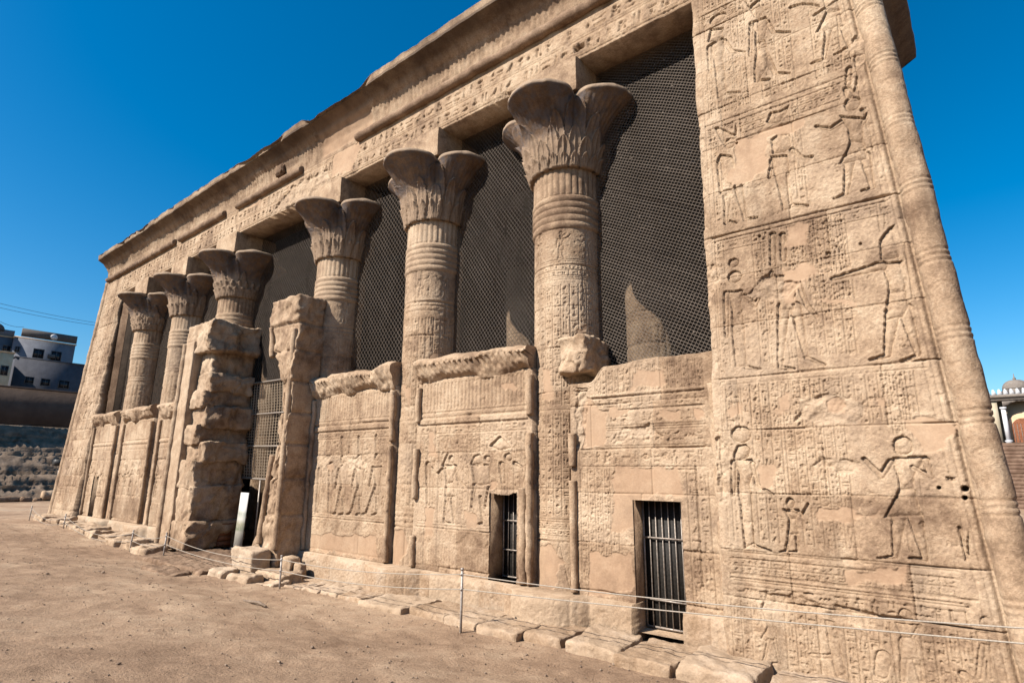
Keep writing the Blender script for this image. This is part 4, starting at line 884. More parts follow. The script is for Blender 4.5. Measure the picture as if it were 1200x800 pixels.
def jamb_left():
    crs = [.45, 1.25, 2.35, 3.2, 3.75, 4.35, 5.0, 5.55, 6.15, 6.95, 7.95]
    off = [0.0, .12, .22, .10, .34, .20, .40, .30, .48, .15]       # how far each course is broken back from the gateway side
    fro = [.0, .05, .02, .16, .05, .20, .08, .22, .26, .02]
    mb = MB(); rng = random.Random(5)
    for k in range(len(crs)-1):
        x1 = -1.75-off[k]; y0 = -.42+fro[k]
        def warp(P, k=k):
            x, y, z = P[..., 0], P[..., 1], P[..., 2]
            u = ss(-3.4, -1.8, x)
            a = .20*u
            q = np.stack([np.round(vn(x+k, y, z, 1.9, 3*k+s)*3)/3*.6+.7*fbm(x+k, y, z, 2.2, 5, 3*k+s, .6) for s in (1, 2, 3)], -1)
            Pq = P+q*a[..., None]*np.array([1., .9, .5])
            # left strip stays dressed
            return Pq
        for P in roughbox(-3.9, x1, y0, 1.35, crs[k]-.06, crs[k+1]+.03, .05, 40+k, .075, 4.2, .06, warp):
            mb.grid(P, None, {'tone': .3*fbm(P[..., 0], P[..., 1], P[..., 2], .9, 3, 2)+0*P[..., 0]})
    # dressed strip on the outer front edge
    for P in roughbox(-3.92, -3.05, -.47, .4, .45, 7.35, .05, 71, .035, 2, .05): mb.grid(P, None, {'tone': .2*fbm(P[..., 0], P[..., 1], P[..., 2], .8, 3, 2)})
    j = tp(mb.build('gate_jamb', SAND, T))
    roll('roll_moulding', [(-3.84, -.47, .5), (-3.82, -.46, 4.0), (-3.78, -.44, 7.3)], .10, j, SAND, .05, 4, 18, None, .03)
jamb_left()
# ------------------------------------------------------------------ netting in the bays
def net_material(name, thread, per, dens, a1, a2):
    m, nt, b = mat(name); co = geo(nt)
    sx = nt.nodes.new('ShaderNodeSeparateXYZ'); nt.links.new(co, sx.inputs[0])
    w1 = mth(nt, 'MULTIPLY', mth(nt, 'SUBTRACT', noise(nt, .30, 2, .5, co), .5), .14)
    w2 = mth(nt, 'MULTIPLY', mth(nt, 'SUBTRACT', noise(nt, 2.2, 2, .5, co), .5), .006)
    # threads bunch together along the slant of the hanging net
    dx, dz = math.cos(a1), math.sin(a1)
    uu = mth(nt, 'ADD', mth(nt, 'MULTIPLY', sx.outputs[0], dx), mth(nt, 'MULTIPLY', sx.outputs[2], dz))
    vv = mth(nt, 'ADD', mth(nt, 'MULTIPLY', sx.outputs[0], -dz), mth(nt, 'MULTIPLY', sx.outputs[2], dx))
    cb = nt.nodes.new('ShaderNodeCombineXYZ'); nt.links.new(mth(nt, 'MULTIPLY', uu, 15.0), cb.inputs[0]); nt.links.new(mth(nt, 'MULTIPLY', vv, .16), cb.inputs[1])
    streak = ramp(nt, noise(nt, 1.0, 4, .75, cb.outputs[0]), [(.38, (.55,.55,.55)), (.47, (.98,.98,.98)), (.53, (.72,.72,.72)), (.60, (1.15,1.15,1.15))])
    def fam(ang, per, wv, wd):
        ca, sa = math.cos(ang), math.sin(ang)
        q = mth(nt, 'ADD', mth(nt, 'MULTIPLY', sx.outputs[0], ca), mth(nt, 'MULTIPLY', sx.outputs[2], sa))
        q = mth(nt, 'ADD', q, mth(nt, 'ADD', mth(nt, 'MULTIPLY', w1, wv), w2))
        f = mth(nt, 'PINGPONG', mth(nt, 'ADD', mth(nt, 'DIVIDE', q, per/2), 1000.0), 1.0)
        return mth(nt, 'LESS_THAN', f, mth(nt, 'MULTIPLY', streak, wd))
    A = fam(a1, per, 1.0, dens); B = fam(a2, per*1.15, .7, dens*.75)
    line = mth(nt, 'MAXIMUM', A, B)
    kn = noise(nt, 14, 2, .5, co)
    line = mth(nt, 'MAXIMUM', line, mth(nt, 'GREATER_THAN', kn, .735))
    # dark veil added between the threads, deepening the shade behind
    al = mth(nt, 'MAXIMUM', line, .30)
    nt.links.new(mix(nt, line, (.014, .011, .009), thread), b.inputs['Base Color'])
    # patches where the net doubles over itself
    st = noise(nt, 1.1, 3, .6, scaled(nt, co, (1.6, 1, .5)))
    tr = nt.nodes.new('ShaderNodeBsdfTransparent'); mx = nt.nodes.new('ShaderNodeMixShader')
    al = mth(nt, 'MULTIPLY', al, ramp(nt, st, [(.35, (.8,.8,.8)), (.65, (1,1,1))]))
    nt.links.new(al, mx.inputs[0]); nt.links.new(tr.outputs[0], mx.inputs[1]); nt.links.new(b.outputs[0], mx.inputs[2])
    b.inputs['Roughness'].default_value = .9; b.inputs['Specular IOR Level'].default_value = .1
    nt.links.new(mx.outputs[0], nt.nodes['Material Output'].inputs['Surface'])
    return m
NETA = net_material('bird_net_mesh', (.12,.097,.079), .060, .18, R(62), R(-30))
NETB = net_material('bird_net_mesh_steep', (.090,.072,.058), .078, .16, R(35), R(-48))
NETC = net_material('bird_net_mesh_far', (.078,.062,.050), .105, .17, R(38), R(-40))
NETG = net_material('gate_net_mesh', (.24,.185,.13), .085, .34, R(2), R(89))
def net(x0, x1, z0, z1, y, m, label, seed):
    xs = np.linspace(x0, x1, max(8, int((x1-x0)/.12))); zs = np.linspace(z0, z1, max(8, int((z1-z0)/.12)))
    X, Z = np.meshgrid(xs, zs)
    e = np.minimum(np.minimum(X-x0, x1-X), np.minimum(Z-z0, z1-Z)); e = np.clip(e/.5, 0, 1)
    Y = y+.03*e*fbm(X, 0, Z, .7, 3, seed)
    mb = MB(); mb.grid(np.stack([X, Y, Z], -1)); mb.grid(np.stack([X[:, ::-1], Y[:, ::-1]+.004, Z[:, ::-1]], -1)[:2, :2])
    o = mb.build('bird_net', m)
    return setp(o, label, 'net', 'bird nets hung in the openings of the facade')
net(12.25, 15.02, 4.45, 11.72, 1.10, NETA, 'dark bird net between the large right-hand column and the carved end wall', 1)
net(8.05, 11.15, 5.0, 11.72, 1.14, NETB, 'dark bird net between the two big columns nearest the right end', 2)
net(3.85, 6.95, 5.0, 11.72, 1.14, NETC, 'bird net between the first two columns right of the gateway', 3)
net(-2.75, 2.75, 5.93, 11.72, 1.30, NETC, 'wide bird net filling the opening above the central gateway', 4)
net(-6.95, -3.85, 5.0, 11.72, 1.14, NETC, 'bird net in the bay just left of the broken gateway jamb', 5)
net(-11.15, -8.05, 5.0, 11.72, 1.14, NETC, 'bird net between the two leftmost columns', 6)
net(-15.0, -12.25, 5.0, 11.72, 1.14, NETC, 'bird net beside the far left end pier, leftmost of the nets', 7)
# ---- gateway: pole frame with hanging net and a door opening
g = empty('gate_screen', (0, 1.3, .4), 'tall metal pole screen with hanging net closing the central gateway, open door at its foot', 'gate')
def gl(o): o.parent = g; o.location = (-0, -1.3, -.4); return o
for z in (2.62, 3.70, 4.80, 5.92):
    mb = MB(); mb.tube([(-2.6, 1.27, z+.03), (0.2, 1.26, z-.02), (2.6, 1.27, z)], .028, 8); gl(mb.build('rail', IRON))
for x, z0, z1 in ((-.78, .42, 2.62), (1.15, .42, 5.92), (-2.3, .42, 5.92)):
    mb = MB(); mb.tube([(x, 1.28, z0), (x, 1.28, z1)], .030, 8); gl(mb.build('post', IRON))
xs = np.linspace(-2.55, 2.6, 260); zs = np.linspace(2.62, 5.93, 60); X, Z = np.meshgrid(xs, zs)
Y = 1.33+.03*np.sin(X*2*math.pi/.17+vn(X, 0, Z, 1.5, 3)*1.5)+.02*vn(X, 0, Z, 1, 2)
mb = MB(); mb.grid(np.stack([X, Y, Z], -1)); gl(mb.build('net_curtain', NETG))
xs = np.linspace(-2.5, -.85, 60); zs = np.linspace(.5, 2.6, 40); X, Z = np.meshgrid(xs, zs)
# ---- banner, crate at the gate
bn = empty('standing_banner', (-1.02, .88, .4), 'tall white printed banner standing in the gateway beside the door', 'banner')
def banner():
    mb = MB()
    V = []
    mb.hexa([(-.30,-.012,.03),(.22,-.012,.03),(.22,.012,.03),(-.30,.012,.03),(-.26,.03,1.78),(.26,.03,1.78),(.26,.054,1.78),(-.26,.054,1.78)])
    m, nt, b = mat('banner_print'); co = nt.nodes.new('ShaderNodeTexCoord').outputs['Object']
    sp = nt.nodes.new('ShaderNodeSeparateXYZ'); nt.links.new(co, sp.inputs[0])
    nz = noise(nt, 9, 3, .6, co)
    band = ramp(nt, mth(nt, 'DIVIDE', sp.outputs[2], 1.8), [(0, (0.34,0.32,0.29)), (.30, (0.38,0.36,0.31)), (.34, (0.19,0.21,0.14)), (.44, (0.26,0.25,0.17)), (.52, (0.43,0.42,0.38)), (.62, (0.24,0.26,0.22)), (.70, (0.45,0.43,0.41)), (.9, (0.48,0.48,0.47))])
    c = mix(nt, ramp(nt, nz, [(.45, (0,0,0)), (.6, (0.43,0.43,0.43))]), band, (0.41,0.39,0.35))
    nt.links.new(c, b.inputs['Base Color']); b.inputs['Roughness'].default_value = .6
    mb.build('banner_sheet', m, bn)
    mb = MB(); mb.box(-.34, .28, -.10, .12, -.0, .05); mb.build('base_bar', IRON, bn)
banner()
def crate():
    c = empty('wooden_box', (-2.0, .75, .36), 'small reddish wooden box standing in the shade against the broken left jamb', 'box')
    W2 = simple('red_brown_wood', (.12,.045,.022), (.24,.10,.045), 12, .75, 0, .004)
    mb = MB()
    for k in range(4): mb.box(-.26, .26, -.22, -.20, .10+.17*k, .25+.17*k); mb.box(-.26, .26, .20, .22, .10+.17*k, .25+.17*k); mb.box(.26, .28, -.2, .2, .10+.17*k, .25+.17*k); mb.box(-.28, -.26, -.2, .2, .10+.17*k, .25+.17*k)
    mb.build('slatted_side', W2, c)
    mb = MB(); mb.box(-.30, .30, -.24, .24, .79, .82); mb.build('lid', W2, c)
    for sx in (-.25, .25):
        for sy in (-.19, .19): mb = MB(); mb.box(sx-.025, sx+.025, sy-.005, sy+.005, 0, .78); mb.build('leg', W2, c)
crate()
# ------------------------------------------------------------------ pavement blocks along the foot
def place(name, parts, material, label, cat, group=None, at=None):
    mb = MB()
    for P in parts: mb.grid(P, None, {'tone': (at or 0)+.25*fbm(P[..., 0], P[..., 1], P[..., 2], 1.2, 4, 3)+0*P[..., 0]})
    o = mb.build(name, material)
    return setp(o, label, cat, group)
G1 = 'worn stone blocks laid along the foot of the facade'
# (x0, x1, y0, y1, z0, z1, seed, tone, label)
BL = [
 (15.70,16.72,-1.02,-.02,.10,.44,41,.15,'pavement block at the bottom edge below the carved right end wall'),
 (16.80,17.85,-1.02,-.04,.10,.44,42,.2,'pavement block near the bottom right corner, last of the row'),
 (14.62,15.62,-1.00,.12,.10,.47,1,.2,'worn pavement block at the right end wall, rightmost of the row in view'),
 (13.72,14.56,-.98,.10,.08,.45,2,.3,'pavement block right in front of the tall barred doorway'),
 (12.78,13.66,-.92,.10,.08,.44,3,.2,'pavement block just left of the tall barred doorway, with a deep joint beside it'),
 (12.02,12.72,-.90,.05,.08,.42,4,.25,'pavement block below the large column, between it and the tall barred doorway'),
 (11.10,11.96,-.95,-.02,.06,.41,5,.15,'pavement block directly under the foot of the large right-hand column'),
 (10.25,11.03,-.93,.05,.06,.40,6,.2,'pavement block under the small barred doorway'),
 (9.25,10.18,-.90,.08,.05,.39,7,.3,'pavement block beside the slim rope post near the small doorway'),
 (7.85,9.18,-.96,.10,.05,.38,8,.35,'long pale pavement block between the second column seat and the rope post'),
 (7.02,7.78,-.90,.02,.05,.36,9,.25,'pavement block under the second large column from the right'),
 (6.36,6.94,-.93,.08,.05,.35,10,.3,'cracked pavement block with dark gaps, left of the second large column'),
 (5.70,6.28,-.88,.08,.05,.33,11,.35,'small pale pavement block with a bright front face'),
 (4.95,5.62,-.95,.05,.03,.31,12,.3,'low pavement block in front of the left part of the right-hand screen wall'),
]
for (x0, x1, y0, y1, z0, z1, sd_, tn, lb) in BL:
    z1 -= .035; y0 += .06*math.sin(sd_*2.1); tn -= .12+.2*math.sin(sd_*3.7)
    def wp(P, s=sd_): 
        q = P.copy(); q[..., 2] += .05*fbm(P[..., 0]*1., P[..., 1], s, 1.1, 3, s)*(P[..., 2] > .2); q[..., 0] += .05*vn(P[..., 1], s, 0, 1.2, s); return q
    place('paving_block', roughbox(x0, x1, y0, y1, z0-.1, z1, .03, sd_, .05, 5, .03, wp), SANDP, lb, 'stone block', G1, tn)
OT = [
 ('fallen_block', 2.55,3.45,-1.05,-.50,.0,.92,21,.30,SANDP,'big pale squared block at the foot of the right gateway jamb'),
 ('fallen_block', 2.35,3.05,-1.55,-1.05,.0,.45,22,.30,SANDP,'low pale block in front of the right gateway jamb, nearest the sand'),
 ('fallen_block', 3.10,4.10,-1.40,-.95,-.05,.40,23,.28,SANDP,'block by the short rope post at the gateway'),
 ('stone_slab', 3.55,4.75,-.92,-.35,.12,.46,24,.15,SAND,'flat slab with a dark shaded side lying right of the gateway'),
 ('rubble_stone', 3.66,4.02,-.35,.05,.3,.72,25,.1,SAND,'small tilted stone wedged between the right jamb and the screen wall'),
 ('rubble_stone', 4.10,4.42,-.25,.0,.3,.60,26,.1,SAND,'small rounded stone leaning on the screen wall foot'),
 ('stone_slab', 4.2,4.95,-1.25,-.75,-.05,.30,27,.2,SANDP,'half buried pale slab between the gateway stones and the paving'),
 ('threshold_slab', -1.9,2.3,-1.7,.6,-.1,.40,28,-.05,SANDD,'wide worn threshold slab before the central gateway'),
 ('stone_slab', .2,1.9,-2.35,-1.75,-.1,.36,29,-.1,SANDD,'dark sloping slab stepping down from the gateway threshold'),
 ('stone_slab', -3.9,-2.6,-1.25,-.55,.0,.50,30,.15,SAND,'slab below the broken left jamb'),
 ('stone_slab', -5.1,-4.1,-1.15,-.1,.1,.58,31,.2,SAND,'jutting slab with a shaded edge left of the broken jamb'),
 ('stone_slab', -6.3,-5.3,-1.25,-.15,.1,.52,32,.15,SAND,'second jutting slab counted left from the broken jamb'),
 ('stone_slab', -7.5,-6.5,-1.1,-.2,.1,.60,33,.2,SAND,'jutting slab under the column next to the broken jamb'),
 ('stone_slab', -8.8,-7.8,-1.2,-.2,.15,.62,34,.15,SAND,'jutting slab below the left middle screen wall'),
 ('stone_slab', -10.1,-9.1,-1.15,-.2,.2,.66,35,.2,SAND,'jutting slab under the leftmost part of the middle screen wall'),
 ('stone_slab', -11.5,-10.4,-1.1,-.2,.2,.70,36,.15,SAND,'jutting slab below the leftmost column'),
 ('stone_slab', -12.9,-11.9,-1.0,-.2,.25,.74,37,.2,SAND,'slab at the foot of the leftmost small doorway'),
 ('stone_slab', -15.2,-13.5,-.95,-.2,.3,.78,38,.15,SAND,'long slab in front of the far left end pier'),
 ('stone_slab', -17.3,-15.8,-.95,-.25,.3,.80,39,.1,SAND,'last slab at the outer corner of the far left end pier'),
]
for (nm, x0, x1, y0, y1, z0, z1, sd_, tn, m_, lb) in OT:
    def wp(P, s=sd_):
        q = P.copy(); tilt = (.06*math.sin(s*1.7), .08*math.cos(s*2.3)); cx = (x0+x1)/2; cy = (y0+y1)/2
        q[..., 2] += (P[..., 0]-cx)*tilt[0]/max(1, (x1-x0))+(P[..., 1]-cy)*tilt[1]; q[..., 0] += .12*vn(P[..., 1], s, P[..., 2], 1.2, s); return q
    place(nm, roughbox(x0, x1, y0, y1, z0-.1, z1, .04, sd_, .09, 4, .05, wp), m_, lb, 'stone block', None, tn)
# pale footing course below the left-hand plinth
# stick half buried in the sand
mb = MB(); gp = float(gz(6.9, -2.6)); mb.tube([(6.35, -2.62, gp+.02), (6.8, -2.55, gp+.035), (7.2, -2.62, gp+.03)], [.02,.03,.02], 8)
setp(mb.build('buried_stick', WOOD), 'weathered stick half buried in a hollow of the sandy ground', 'stick')
# ------------------------------------------------------------------ rope barrier
posts = [(-16.74, 1.19, 'slim metal rope post at the far left corner of the temple'), (-11.43, 1.08, 'slim metal rope post in front of the far left end pier'),
         (-4.05, .93, 'leaning metal rope post below the middle screen wall on the left'), (-1.38, 1.02, 'rope post standing left of the gateway threshold'),
         (5.22, .95, 'short rope post among the blocks right of the gateway'), (10.93, 1.25, 'pale rope post in front of the small barred doorway')]
lean = [.10, .05, .10, .06, -.04, 0]
heads = []
for (x, zt, lb), ln in zip(posts, lean):
    z0 = float(gz(x, -1.2))-.12
    p = empty('rope_post', (x, -1.2, z0), lb, 'post', 'rope barrier posts')
    mb = MB(); mb.tube([(0,0,0), (ln*.5,0,(zt-z0)*.5), (ln,0,zt-z0)], .022, 10); mb.build('pole', POST, p)
    mb = MB(); mb.tube([(ln,0,zt-z0-.005), (ln,0,zt-z0+.03)], .028, 10); mb.build('cap', POST, p)
    heads.append((x+ln*.9, zt-.07, x+ln*.65, zt-.07-.24))
    for zz, s in ((zt-.07, .9), (zt-.31, .65)):
        mb = MB(); mb.tube([(ln*s, -.035, zz-z0), (ln*s, .035, zz-z0)], .018, 8); mb.build('rope_ring', POST, p)
def rope(a, b, sag, label, y0=-1.2, y1=-1.2):
    n = 24; pts = []
    for i in range(n+1):
        t = i/n; pts.append((a[0]+(b[0]-a[0])*t, y0+(y1-y0)*t+.01, a[1]+(b[1]-a[1])*t-sag*4*t*(1-t)))
    mb = MB(); mb.tube(pts, .0085, 6); setp(mb.build('barrier_rope', ROPEM), label, 'rope', 'ropes of the barrier')
nm_ = ['between the far left corner and the left end pier', 'below the left screen walls', 'between the leaning post and the gateway', 'across the gateway threshold', 'along the paving blocks to the small barred doorway']
for i in range(5):
    a, b = heads[i], heads[i+1]
    rope((a[0], a[1]), (b[0], b[1]), (.30, .35, .12, .18, .10)[i], 'upper rope '+nm_[i]); rope((a[2], a[3]), (b[2], b[3]), (.26, .28, .10, .12, .10)[i], 'lower rope '+nm_[i])
a = heads[5]
rope((a[0], a[1]), (19.6, 1.60), .10, 'upper rope in front of the carved right end wall'); rope((a[2], a[3]), (19.6, 1.44), .03, 'lower rope in front of the carved right end wall')
p = empty('rope_post', (19.6, -1.2, .15), 'rope post past the right end of the temple', 'post', 'rope barrier posts')
mb = MB(); mb.tube([(0,0,0), (0,0,1.5)], .022, 10); mb.build('pole', POST, p)
p = empty('rope_post', (-19.5, -2.4, .3), 'leftmost slim rope post, standing on the open sand', 'post', 'rope barrier posts')
mb = MB(); mb.tube([(0,0,0), (0,0,1.0)], .022, 10); mb.build('pole', POST, p)
rope((-19.5, 1.22), (heads[0][0], heads[0][1]), .2, 'upper rope left of the temple corner', -2.4, -1.2)
# ------------------------------------------------------------------ far left: revetment, wall, houses
RUB = simple('dark_rubble_stone', (.12,.082,.055), (.22,.16,.112), 1.6, .95, 0, .05)
def revet():
    ys = np.arange(-40, 60, .22); ss_ = np.linspace(0, 1, 40); Yg, Sg = np.meshgrid(ys, ss_)
    Xg = -37.0-Sg*7.4; Zg = .4+Sg*6.15
    # rough courses of undressed stone
    row = np.floor(Sg*22); cell = np.floor(Yg/.45+row*.37+.3*vn(row, 0, 0, 1, 4)); 
    hgt = .13*vn(cell*1.37, row*1.91, 0, 1.0, 9)
    fx = np.abs(np.mod(Yg/.45+row*.37+.3*vn(row, 0, 0, 1, 4), 1)-.5)*2; fz = np.abs(np.mod(Sg*22, 1)-.5)*2
    hgt = hgt-.18*(fx > .84)-.16*(fz > .78)+.10*fbm(Yg, Zg, 0, 3, 5, 5, .6)
    P = np.stack([Xg+hgt, Yg, Zg+hgt*.4], -1)
    mb = MB(); mb.grid(P, flip=False); mb.box(-60, -44.3, -40, 60, .0, 6.45)
    o = mb.build('stone_revetment', RUB); setp(o, 'sloping rubble stone revetment behind the left side of the temple', 'wall')
revet()
WB = simple('dark_brown_wall', (.06,.040,.031), (.09,.062,.048), .8, .95, 0, .02)
mb = MB(); mb.box(-45.6, -44.5, -40, 60, 6.2, 9.5); mb.box(-45.7, -44.4, -40, 60, 9.5, 9.65)
setp(mb.build('boundary_wall', WB), 'plain dark brown wall standing on top of the rubble revetment', 'wall')
k = 1.8
fy = lambda y: -8.84+(y+8.84)*k
fz_ = lambda z: 2.87+(z-2.87)*k
def house(name, label, x, y0, y1, z0, z1, m, wins, depth=9, roof=None, trim=None, par=0.0):
    h = empty(name, (x-depth/2, (y0+y1)/2, z0), label, 'house')
    L = lambda o: (setattr(o, 'location', (-(x-depth/2), -(y0+y1)/2, -z0)), o)[1]
    mb = MB(); mb.box(x-depth, x, y0, y1, z0, z1); L(mb.build('wall', m, h))
    mb = MB(); mb.box(x-depth-.1, x+.12, y0-.12, y1+.12, z1, z1+.18); L(mb.build('roof', trim or m, h))
    if par:
        mb = MB(); mb.box(x-.25, x+.02, y0, y1, z1+.18, z1+.18+par); mb.box(x-depth, x-.25, y1-.25, y1, z1+.18, z1+.18+par); L(mb.build('parapet', m, h))
    for (a, b, c, d) in wins:
        w_ = MB(); w_.box(x-.02, x+.06, a-.08, b+.08, c-.08, c); w_.box(x-.02, x+.06, a-.08, b+.08, d, d+.08); w_.box(x-.02, x+.06, a-.08, a, c, d); w_.box(x-.02, x+.06, b, b+.08, c, d)
        w_.box(x-.02, x+.04, (a+b)/2-.03, (a+b)/2+.03, c, d)
        wf = L(w_.build('window', GW, h)); p_ = MB(); p_.box(x-.01, x+.015, a, b, c, d); p_.build('pane', GP, wf)
    return h, L
BLU = simple('grey_blue_plaster', (.12,.125,.145), (.15,.158,.18), 1.2, .9, 0, .01); BLD = simple('dark_slate_plaster', (.05,.052,.064), (.07,.072,.085), 1.5, .9, 0, .01)
TAN = simple('tan_plaster', (.52,.36,.22), (.64,.46,.30), 1.5, .9, 0, .01); GRD = simple('grey_brown_plaster', (.075,.068,.065), (.10,.09,.085), 1.2, .9)
GW = simple('dark_window_frame', (.06,.06,.065), (.10,.10,.105), 5, .6); GP = simple('dark_window_pane', (.012,.013,.016), (.02,.022,.027), 2, .15)
house('flat_roof_house', 'dark slate house with three small square windows, lower house on the left skyline', -90, fy(1.5), fy(6.6), 6, fz_(11.72), BLD,
      [(fy(2.35), fy(2.87), fz_(9.75), fz_(10.22)), (fy(3.4), fy(3.96), fz_(9.68), fz_(10.2)), (fy(4.6), fy(5.3), fz_(9.6), fz_(10.22))], 8)
hh, LL = house('flat_roof_house', 'upper grey blue house with two tall dark windows and a dark roof parapet', -100, -8.84+(1.2+8.84)*1.965, -8.84+(5.28+8.84)*1.965, 6, 2.87+(13.35-2.87)*1.965, BLU,
      [(-8.84+(a+8.84)*1.965, -8.84+(b+8.84)*1.965, 2.87+(c-2.87)*1.965, 2.87+(d-2.87)*1.965) for a, b, c, d in ((2.55, 3.2, 11.9, 12.6), (3.75, 4.4, 11.85, 12.6), (1.35, 1.6, 12.2, 12.58))], 9, None, TAN, 0)
mb = MB(); q = lambda y, z: (-8.84+(y+8.84)*1.965, 2.87+(z-2.87)*1.965)
(a, c), (b, d) = q(1.55, 13.4), q(5.3, 14.15); mb.box(-100.15, -99.8, a, b, c+.2, d); LL(mb.build('parapet', GRD, hh))
yy, zz = q(3.65, 13.75)
mb = MB(); mb.tube([(-99.8, yy, zz), (-99.6, yy, zz), (-99.45, yy, zz)], [.08, .35, .5], 14); LL(mb.build('satellite_dish', simple('dish_white', (.5,.5,.5), (.56,.56,.56), 3, .5), hh))
yy, zz = q(2.9, 11.95)
mb = MB(); mb.box(-99.99, -99.6, yy+1.2, yy+2.1, zz+.1, zz+.7); LL(mb.build('air_conditioner', GRD, hh))
hh, LL = house('flat_roof_house', 'grey blue house with a low dark dome shape on its roof at the left edge', -101, -8.84+(-4+8.84)*1.97, -8.84+(1.18+8.84)*1.97, 6, 2.87+(13.3-2.87)*1.97, BLU,
      [(-8.84+(.95+8.84)*1.97-.6, -8.84+(.95+8.84)*1.97+.3, 2.87+(12.15-2.87)*1.97, 2.87+(12.6-2.87)*1.97)], 9, None, TAN, 1.0)
mb = MB(); V = []
for i in range(7):
    t = i/6*math.pi/2; V.append([( -100.9+.0-1.0*math.cos(t)*math.cos(u)*1.2, fy(.3)+ .9+1.1*math.cos(t)*math.sin(u), 2.87+(13.3-2.87)*1.97+.9+1.1*math.sin(t)) for u in np.linspace(0, 2*math.pi, 20, endpoint=False)])
mb.grid(np.array(V), wu=True, flip=True); LL(mb.build('roof_dome', GRD, hh))
house('flat_roof_house', 'sunlit tan house front with a small white balcony at the left edge', -84, fy(-4)-2, -8.84+(1.35+8.84)*1.7, 6, 2.87+(12.0-2.87)*1.7, TAN,
      [(-8.84+(.75+8.84)*1.7, -8.84+(1.15+8.84)*1.7, 2.87+(10.2-2.87)*1.7, 2.87+(10.9-2.87)*1.7)], 6)
# lamp pole and flood lamp at the revetment
lp = empty('lamp_pole', (-27.5, 2.2, .5), 'thin pole with a dark flood lamp beside the left corner of the temple', 'lamp pole')
mb = MB(); mb.tube([(0,0,0), (.0,0,2.6)], .05, 8); mb.build('pole', POST, lp)
mb = MB(); mb.box(-.25, .35, -.35, .35, 2.6, 3.0); mb.build('lamp_head', simple('black_metal', (.02,.02,.02), (.035,.035,.035), 4, .5), lp)
# fallen column drums and blocks at the foot of the revetment
for i, (x, y, L_, r_, lb) in enumerate(((-35.2, .5, 3.6, .22, 'long fallen stone shaft lying at the foot of the revetment'), (-35.6, 4.2, 1.6, .4, 'short squat fallen drum right of the long shaft'), (-35.5, -2.6, 1.2, .35, 'fallen drum at the left edge of the picture'))):
    mb = MB(); n = 12; mb.tube([(x, y-L_/2+L_*t/n, float(gz(x, y))+r_*.8) for t in range(n+1)], [r_*(1+.08*math.sin(t*2.1)) for t in range(n+1)], 14)
    setp(mb.build('fallen_column_drum', SAND), lb, 'stone')
for i in range(16):
    x = -34.5-random.Random(i).random()*2.2; y = -4+i*.8; s = .18+.22*random.Random(i+50).random(); z = float(gz(x, y))
    P = roughbox(x-s, x+s, y-s*1.2, y+s*1.2, z-.1, z+s*1.1, .1, i, .08, 2, .15)
    place('rubble_stone', P, SANDD, 'loose rubble stone scattered at the foot of the revetment', 'stone', 'loose stones below the revetment')
# power lines
def wire(p0, p1, sag, label):
    n = 24; mb = MB(); mb.tube([(p0[0]+(p1[0]-p0[0])*t/n, p0[1]+(p1[1]-p0[1])*t/n, p0[2]+(p1[2]-p0[2])*t/n-sag*4*(t/n)*(1-t/n)) for t in range(n+1)], .022, 5)
    setp(mb.build('power_line', simple('cable_black', (.02,.02,.025), (.03,.03,.035), 3, .6)), label, 'cable', 'cables crossing the sky at left')
WIRES = [((0,352),(118,376),'upper thin cable crossing the sky left of the cornice'), ((0,357),(118,379),'second thin cable just under the upper one'), ((0,372),(28,383),'short cable dropping to the domed house roof')]
for (a, b, lb) in WIRES:
    def far(px, py, D):
        f = _f+(px-600)/FPX*_r2+(400-py)/FPX*_u2; t = D/math.hypot(f.x, f.y); return (CAMP[0]+f.x*t, CAMP[1]+f.y*t, CAMP[2]+f.z*t)
    p0 = far(a[0]-60*(b[0]-a[0])/118, a[1]-60*(b[1]-a[1])/118, 88); p1 = far(b[0]+(40 if b[0] > 50 else 0), b[1]+(40*(b[1]-a[1])/118 if b[0] > 50 else 0), 96)
    wire(p0, p1, .5, lb)
